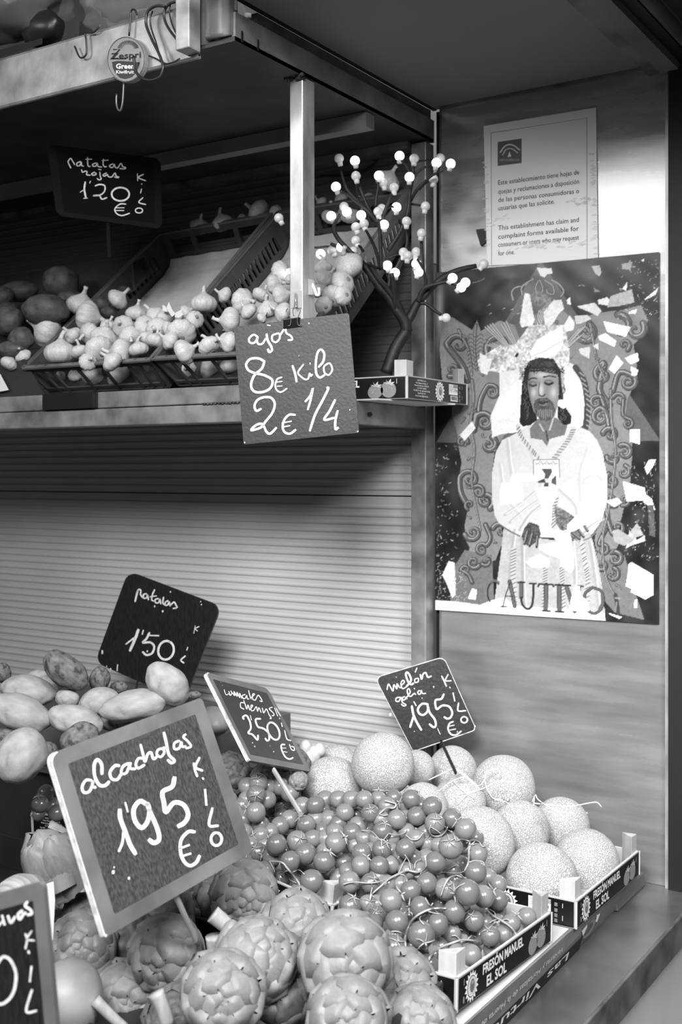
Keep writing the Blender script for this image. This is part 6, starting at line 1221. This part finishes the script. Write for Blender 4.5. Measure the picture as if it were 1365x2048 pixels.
br([(500, 1240), (400, 1150), (300, 1040), (250, 930), (280, 840), (320, 780)], U, .0055, .003, (-.04, -.03)); br([(270, 930), (240, 880), (235, 850)], U, .0028, .002, (-.03, -.02)); br([(400, 1170), (320, 1130), (220, 1090)], U, .004, .003, (-.03, -.02)); br([(560, 1170), (530, 1120), (510, 1110)], U, .003, .002, (-.02, -.03)); br([(770, 1330), (700, 1340), (610, 1290)], U, .003, .0025, (-.02, -.05)); br([(820, 1240), (900, 1210), (950, 1200)], U, .0028, .002, (0, 0)); br([(-140, 1060), (-60, 1110), (60, 1130), (220, 1120), (380, 1180)], U, .0018, .0022, (.03, 0)); br([(-240, 870), (-255, 850), (-265, 840)], U, .0025, .002, (.0, -.01))
lit = [(475, 218), (275, 492), (727, 375), (943, 168), (1330, 240), (1048, 390), (910, 707), (390, 755), (225, 800), (540, 790), (115, 1198), (330, 1125), (815, 1318), (895, 1395), (1120, 1300), (1145, 1385), (1480, 250), (780, 890)]
dim = [(308, 195), (485, 378), (885, 500), (1097, 195), (1372, 190), (1300, 415), (1215, 697), (360, 700), (570, 880), (483, 915), (718, 752), (755, 722), (1018, 855), (1175, 980), (485, 1055), (235, 1160), (545, 1235), (985, 1180), (1030, 1215), (1118, 1175), (780, 450), (-325, 820), (455, 1170)]
bl = bm_obj('bulb', lump(1, 1, 1, 1, 0, 1, 3), M_lit); blit = bl.data; bpy.data.objects.remove(bl); bl = bm_obj('bulb', lump(1, 1, 1, 1, 0, 1, 3), M_dim); bdim = bl.data; bpy.data.objects.remove(bl)
capm = {k: MB().tube([(0, 0, -.7), (0, 0, -1.55)], [.62, .52], 10).mesh('bulb_neck', m, True) for k, m in ((1, M_lit), (0, M_dim))}
RT0 = Matrix.Translation(-tree.location)
def bulb(x, y, on, tile=U, dd=None):
    a, b = Z(tile, [(x, y)])[0]; P = onD(a, b, DT+(R_.uniform(-.05, .0) if dd is None else dd)); Rr = 9.6*dep(P)/F
    o = bpy.data.objects.new('bulb', blit if on else bdim); COL.objects.link(o); o.parent = tree; o.matrix_parent_inverse = RT0
    s = np.array([a, b])-np.array([800, 590]); s = s/np.linalg.norm(s); dr_ = Vector(rt)*s[0]*.7-Vector((0, 0, 1))*s[1]+Vector((0, 0, .5))
    o.matrix_basis = Matrix.Translation(P) @ toward(dr_) @ Matrix.Scale(Rr, 4)
    c = bpy.data.objects.new('bulb_neck', capm[0]); COL.objects.link(c); c.parent = o
for x, y in lit: bulb(x, y, True)
for x, y in dim: bulb(x, y, False)
for x, y, on in ((1080, 400, 1), (1215, 447, 1), (1172, 497, 1), (1012, 820, 0)): bulb(x, y, on, W7, -.04)
bulb(560, 160, 0, (870, 500, 5.6875), -.02); bulb(392, 315, 1, R5, .02)
# ---------------------------------------------------------------- hooks, round tag, wrapped ham at the top left
M_wire = mat('hook_wire', .20, .35, metal=.6); YL = 1.4215
def wire(nm, label, pl, rad=.0017, off=0.004, cat='hook', parts=()):
    root = tag(empty(nm, onY(*pl[0][:2], YL)), label, cat)
    P = [onY(x, y, YL-off) for x, y in smooth_line(pl, 5)]; MB().tube(P, rad, 8).build('wire', M_wire, root, smooth=True); return root
tg_ = tag(empty('round_tag', onY(265, 25, YL)), 'round kiwifruit tag with sunburst hanging from the upper shelf edge', 'tag')
V2 = (200, 0, 6.825)
def ytag(x, y, l=0): return onY(x, y, YL-.006-l)
MB().tube([ytag(x, y) for x, y in smooth_line(Z(V2, [(505, 200), (480, 140), (445, 130), (420, 170), (415, 260), (398, 490)]), 4)], .0016, 8).build('hanger', M_wire, tg_, smooth=True)
cx_, cy_ = Z(V2, [(355, 808)])[0]; rx_, ry_ = 258/6.825, 312/6.825
f = [ytag(cx_+rx_*math.cos(a), cy_+ry_*math.sin(a), .002) for a in np.linspace(0, 2*math.pi, 41)[:-1]]; g_ = [p+np.array([0, .010, 0]) for p in f]
MB().hexa(g_, f).build('tag_disc', mat('tag_grey', .50, .35, var=.02), tg_)
fl = Flat(); zz = lambda L: Z(V2, L)
fl.stroke([(cx_+rx_*.97*math.cos(a), cy_+ry_*.97*math.sin(a)) for a in np.linspace(0, 6.28, 33)], 1.0, .2, 1, k=1)
fl.poly(zz([(165, 845), (250, 830), (350, 835), (545, 850), (520, 930), (480, 1000), (430, 1050), (350, 1075), (270, 1060), (205, 990), (175, 920)]), .07, 1)
for i in range(17):
    a = math.radians(200+140*i/16); ca, sa = math.cos(a), math.sin(a); q = .045
    fl.poly(zz([(385+75*math.cos(a), 690+75*math.sin(a)), (385+150*math.cos(a-q), 690+140*math.sin(a-q)), (385+150*math.cos(a+q), 690+140*math.sin(a+q))]), .10, 1)
fl.text('Zespri', lambda u, v: Z(V2, [(150+410*u, 805-20*u-(105+10*u)*v*.75)])[0], .10, 2, bold=.012)
fl.stroke(zz([(185, 675), (270, 672), (145, 800), (350, 800)]), 2.6, .10, 2, k=1)
fl.text('Green', lambda u, v: Z(V2, [(220+250*u, 935-66*v)])[0], .88, 2, bold=.03); fl.text('Kiwifruit', lambda u, v: Z(V2, [(220+245*u, 1003-45*v)])[0], .85, 2, bold=.02)
fl.build('tag_print', lambda x, y, l: ytag(x, y, .0022+l), tg_)
MB().tube([ytag(x, y) for x, y in smooth_line(Z(V2, [(325, 1125), (318, 1300), (305, 1430), (280, 1510), (245, 1490), (225, 1400), (228, 1285)]), 4)], .0018, 8).build('hook', mat('hook_wire2', .34, .35, metal=.6), tg_, smooth=True)
wire('wire_hook', 'large dark wire loop hanging right of the round tag', Z(V2, [(885, 85), (760, 85), (660, 150), (630, 260), (640, 370), (720, 560), (800, 720), (850, 850), (865, 930), (820, 1050), (700, 1095), (600, 1080), (520, 1020), (480, 930), (460, 770)]), .0024, .016)
wire('wire_hook', 'thin inner wire loop next to the large dark one', Z(V2, [(720, 150), (690, 250), (700, 380), (760, 560), (860, 850), (1000, 850), (1090, 800)]), .0014, .008)
wire('wire_hook', 'small wire loop beside the hanging post', Z(V2, [(1050, 20), (940, 60), (880, 160), (890, 290), (960, 420), (1060, 550)]), .0022, .010)
wire('wire_hook', 'thin wire loop just left of the hanging post', Z(V2, [(960, 70), (950, 180), (985, 330), (1055, 490)]), .0013, .006)
wire('wire_hook', 'small wire hook twisted over the upper shelf edge', Z((0, 0, 5.25), [(1040, 285), (980, 340), (900, 350), (905, 420), (908, 560), (870, 605), (830, 590), (785, 485)]), .0016, .005)
wire('short_wire', 'short wire stub sticking out behind the round tag', Z(V2, [(850, 855), (760, 800), (670, 762)]), .0014, .004)
ham = tag(empty('wrapped_ham', onY(60, 40, 1.55)), 'dark cured ham in clear wrap on the upper shelf', 'ham')
o = bm_obj('ham_body', lump(.13, .07, .075, 91, .16, 1.3, 4), mat('ham_dark', .10, .35, var=.06, vs=5, bump=.5, bs=6)); o.location = onY(15, 5, 1.56); adopt(o, ham)
o = bm_obj('ham_shank', lump(.05, .03, .035, 93, .2, 1.6, 3), mat('ham_dark', .2)); o.location = onY(85, 60, 1.55); adopt(o, ham)
M_film = mat('clear_film', .95, .06, alpha=.10, bump=1.0, bs=12)
o = bm_obj('clear_wrap', lump(.145, .08, .085, 95, .25, 2.2, 4), M_film); o.location = onY(25, 5, 1.56); adopt(o, ham)
cl = tag(empty('plastic_bag', onY(240, 20, 1.60)), 'crumpled clear plastic bag right of the wrapped ham', 'bag')
o = bm_obj('bag_film', lump(.12, .07, .08, 97, .4, 2.4, 4), M_film); o.location = onY(270, -25, 1.58); adopt(o, cl)
gb = tag(MB().hexa([(-1.80, 1.74, 2.2925), (-1.24, 1.74, 2.2925), (-1.24, 1.98, 2.2925), (-1.80, 1.98, 2.2925)], [(-1.78, 1.74, 2.56), (-1.36, 1.74, 2.53), (-1.36, 1.98, 2.53), (-1.78, 1.98, 2.56)]).build('grey_carton', mat('grey_card', .40, .6, var=.03), bevel=.002), 'plain grey carton behind the plastic bag on the upper shelf', 'carton')
tr_ = tag(MB().hexa([onY(x, y, 1.50) for x, y in ((-20, 105), (85, 76), (85, 88), (-20, 122))], [onY(x, y, 1.60) for x, y in ((-20, 105), (85, 76), (85, 88), (-20, 122))]).build('black_tray', M_black), 'black tray under the wrapped ham', 'tray')
jar = tag(empty('small_jar', onX(487, 40, -1.16)), 'tiny glass jar in the gap beside the corner post', 'jar')
J = onX(496, 40, -1.165)
mj = MB().revolve([(.010, 0), (.013, .004), (.013, .022), (.007, .030), (.007, .036)], 14); mj.v = [(a+J[0], b+J[1], c+2.331) for a, b, c in mj.v]; mj.build('jar_glass', mat('jar_glass', .6, .15), jar, smooth=True)
# small weathered bits stuck on the panel
bt_ = tag(MB().hexa([onY(x, y, 2.0985) for x, y in ((952, 459), (968, 457), (972, 484), (962, 492))], [onY(x, y, 2.0925) for x, y in ((952, 459), (968, 457), (972, 484), (962, 492))]).build('tape_tab', M_dark), 'small dark tape tab left of the notice', 'tape')
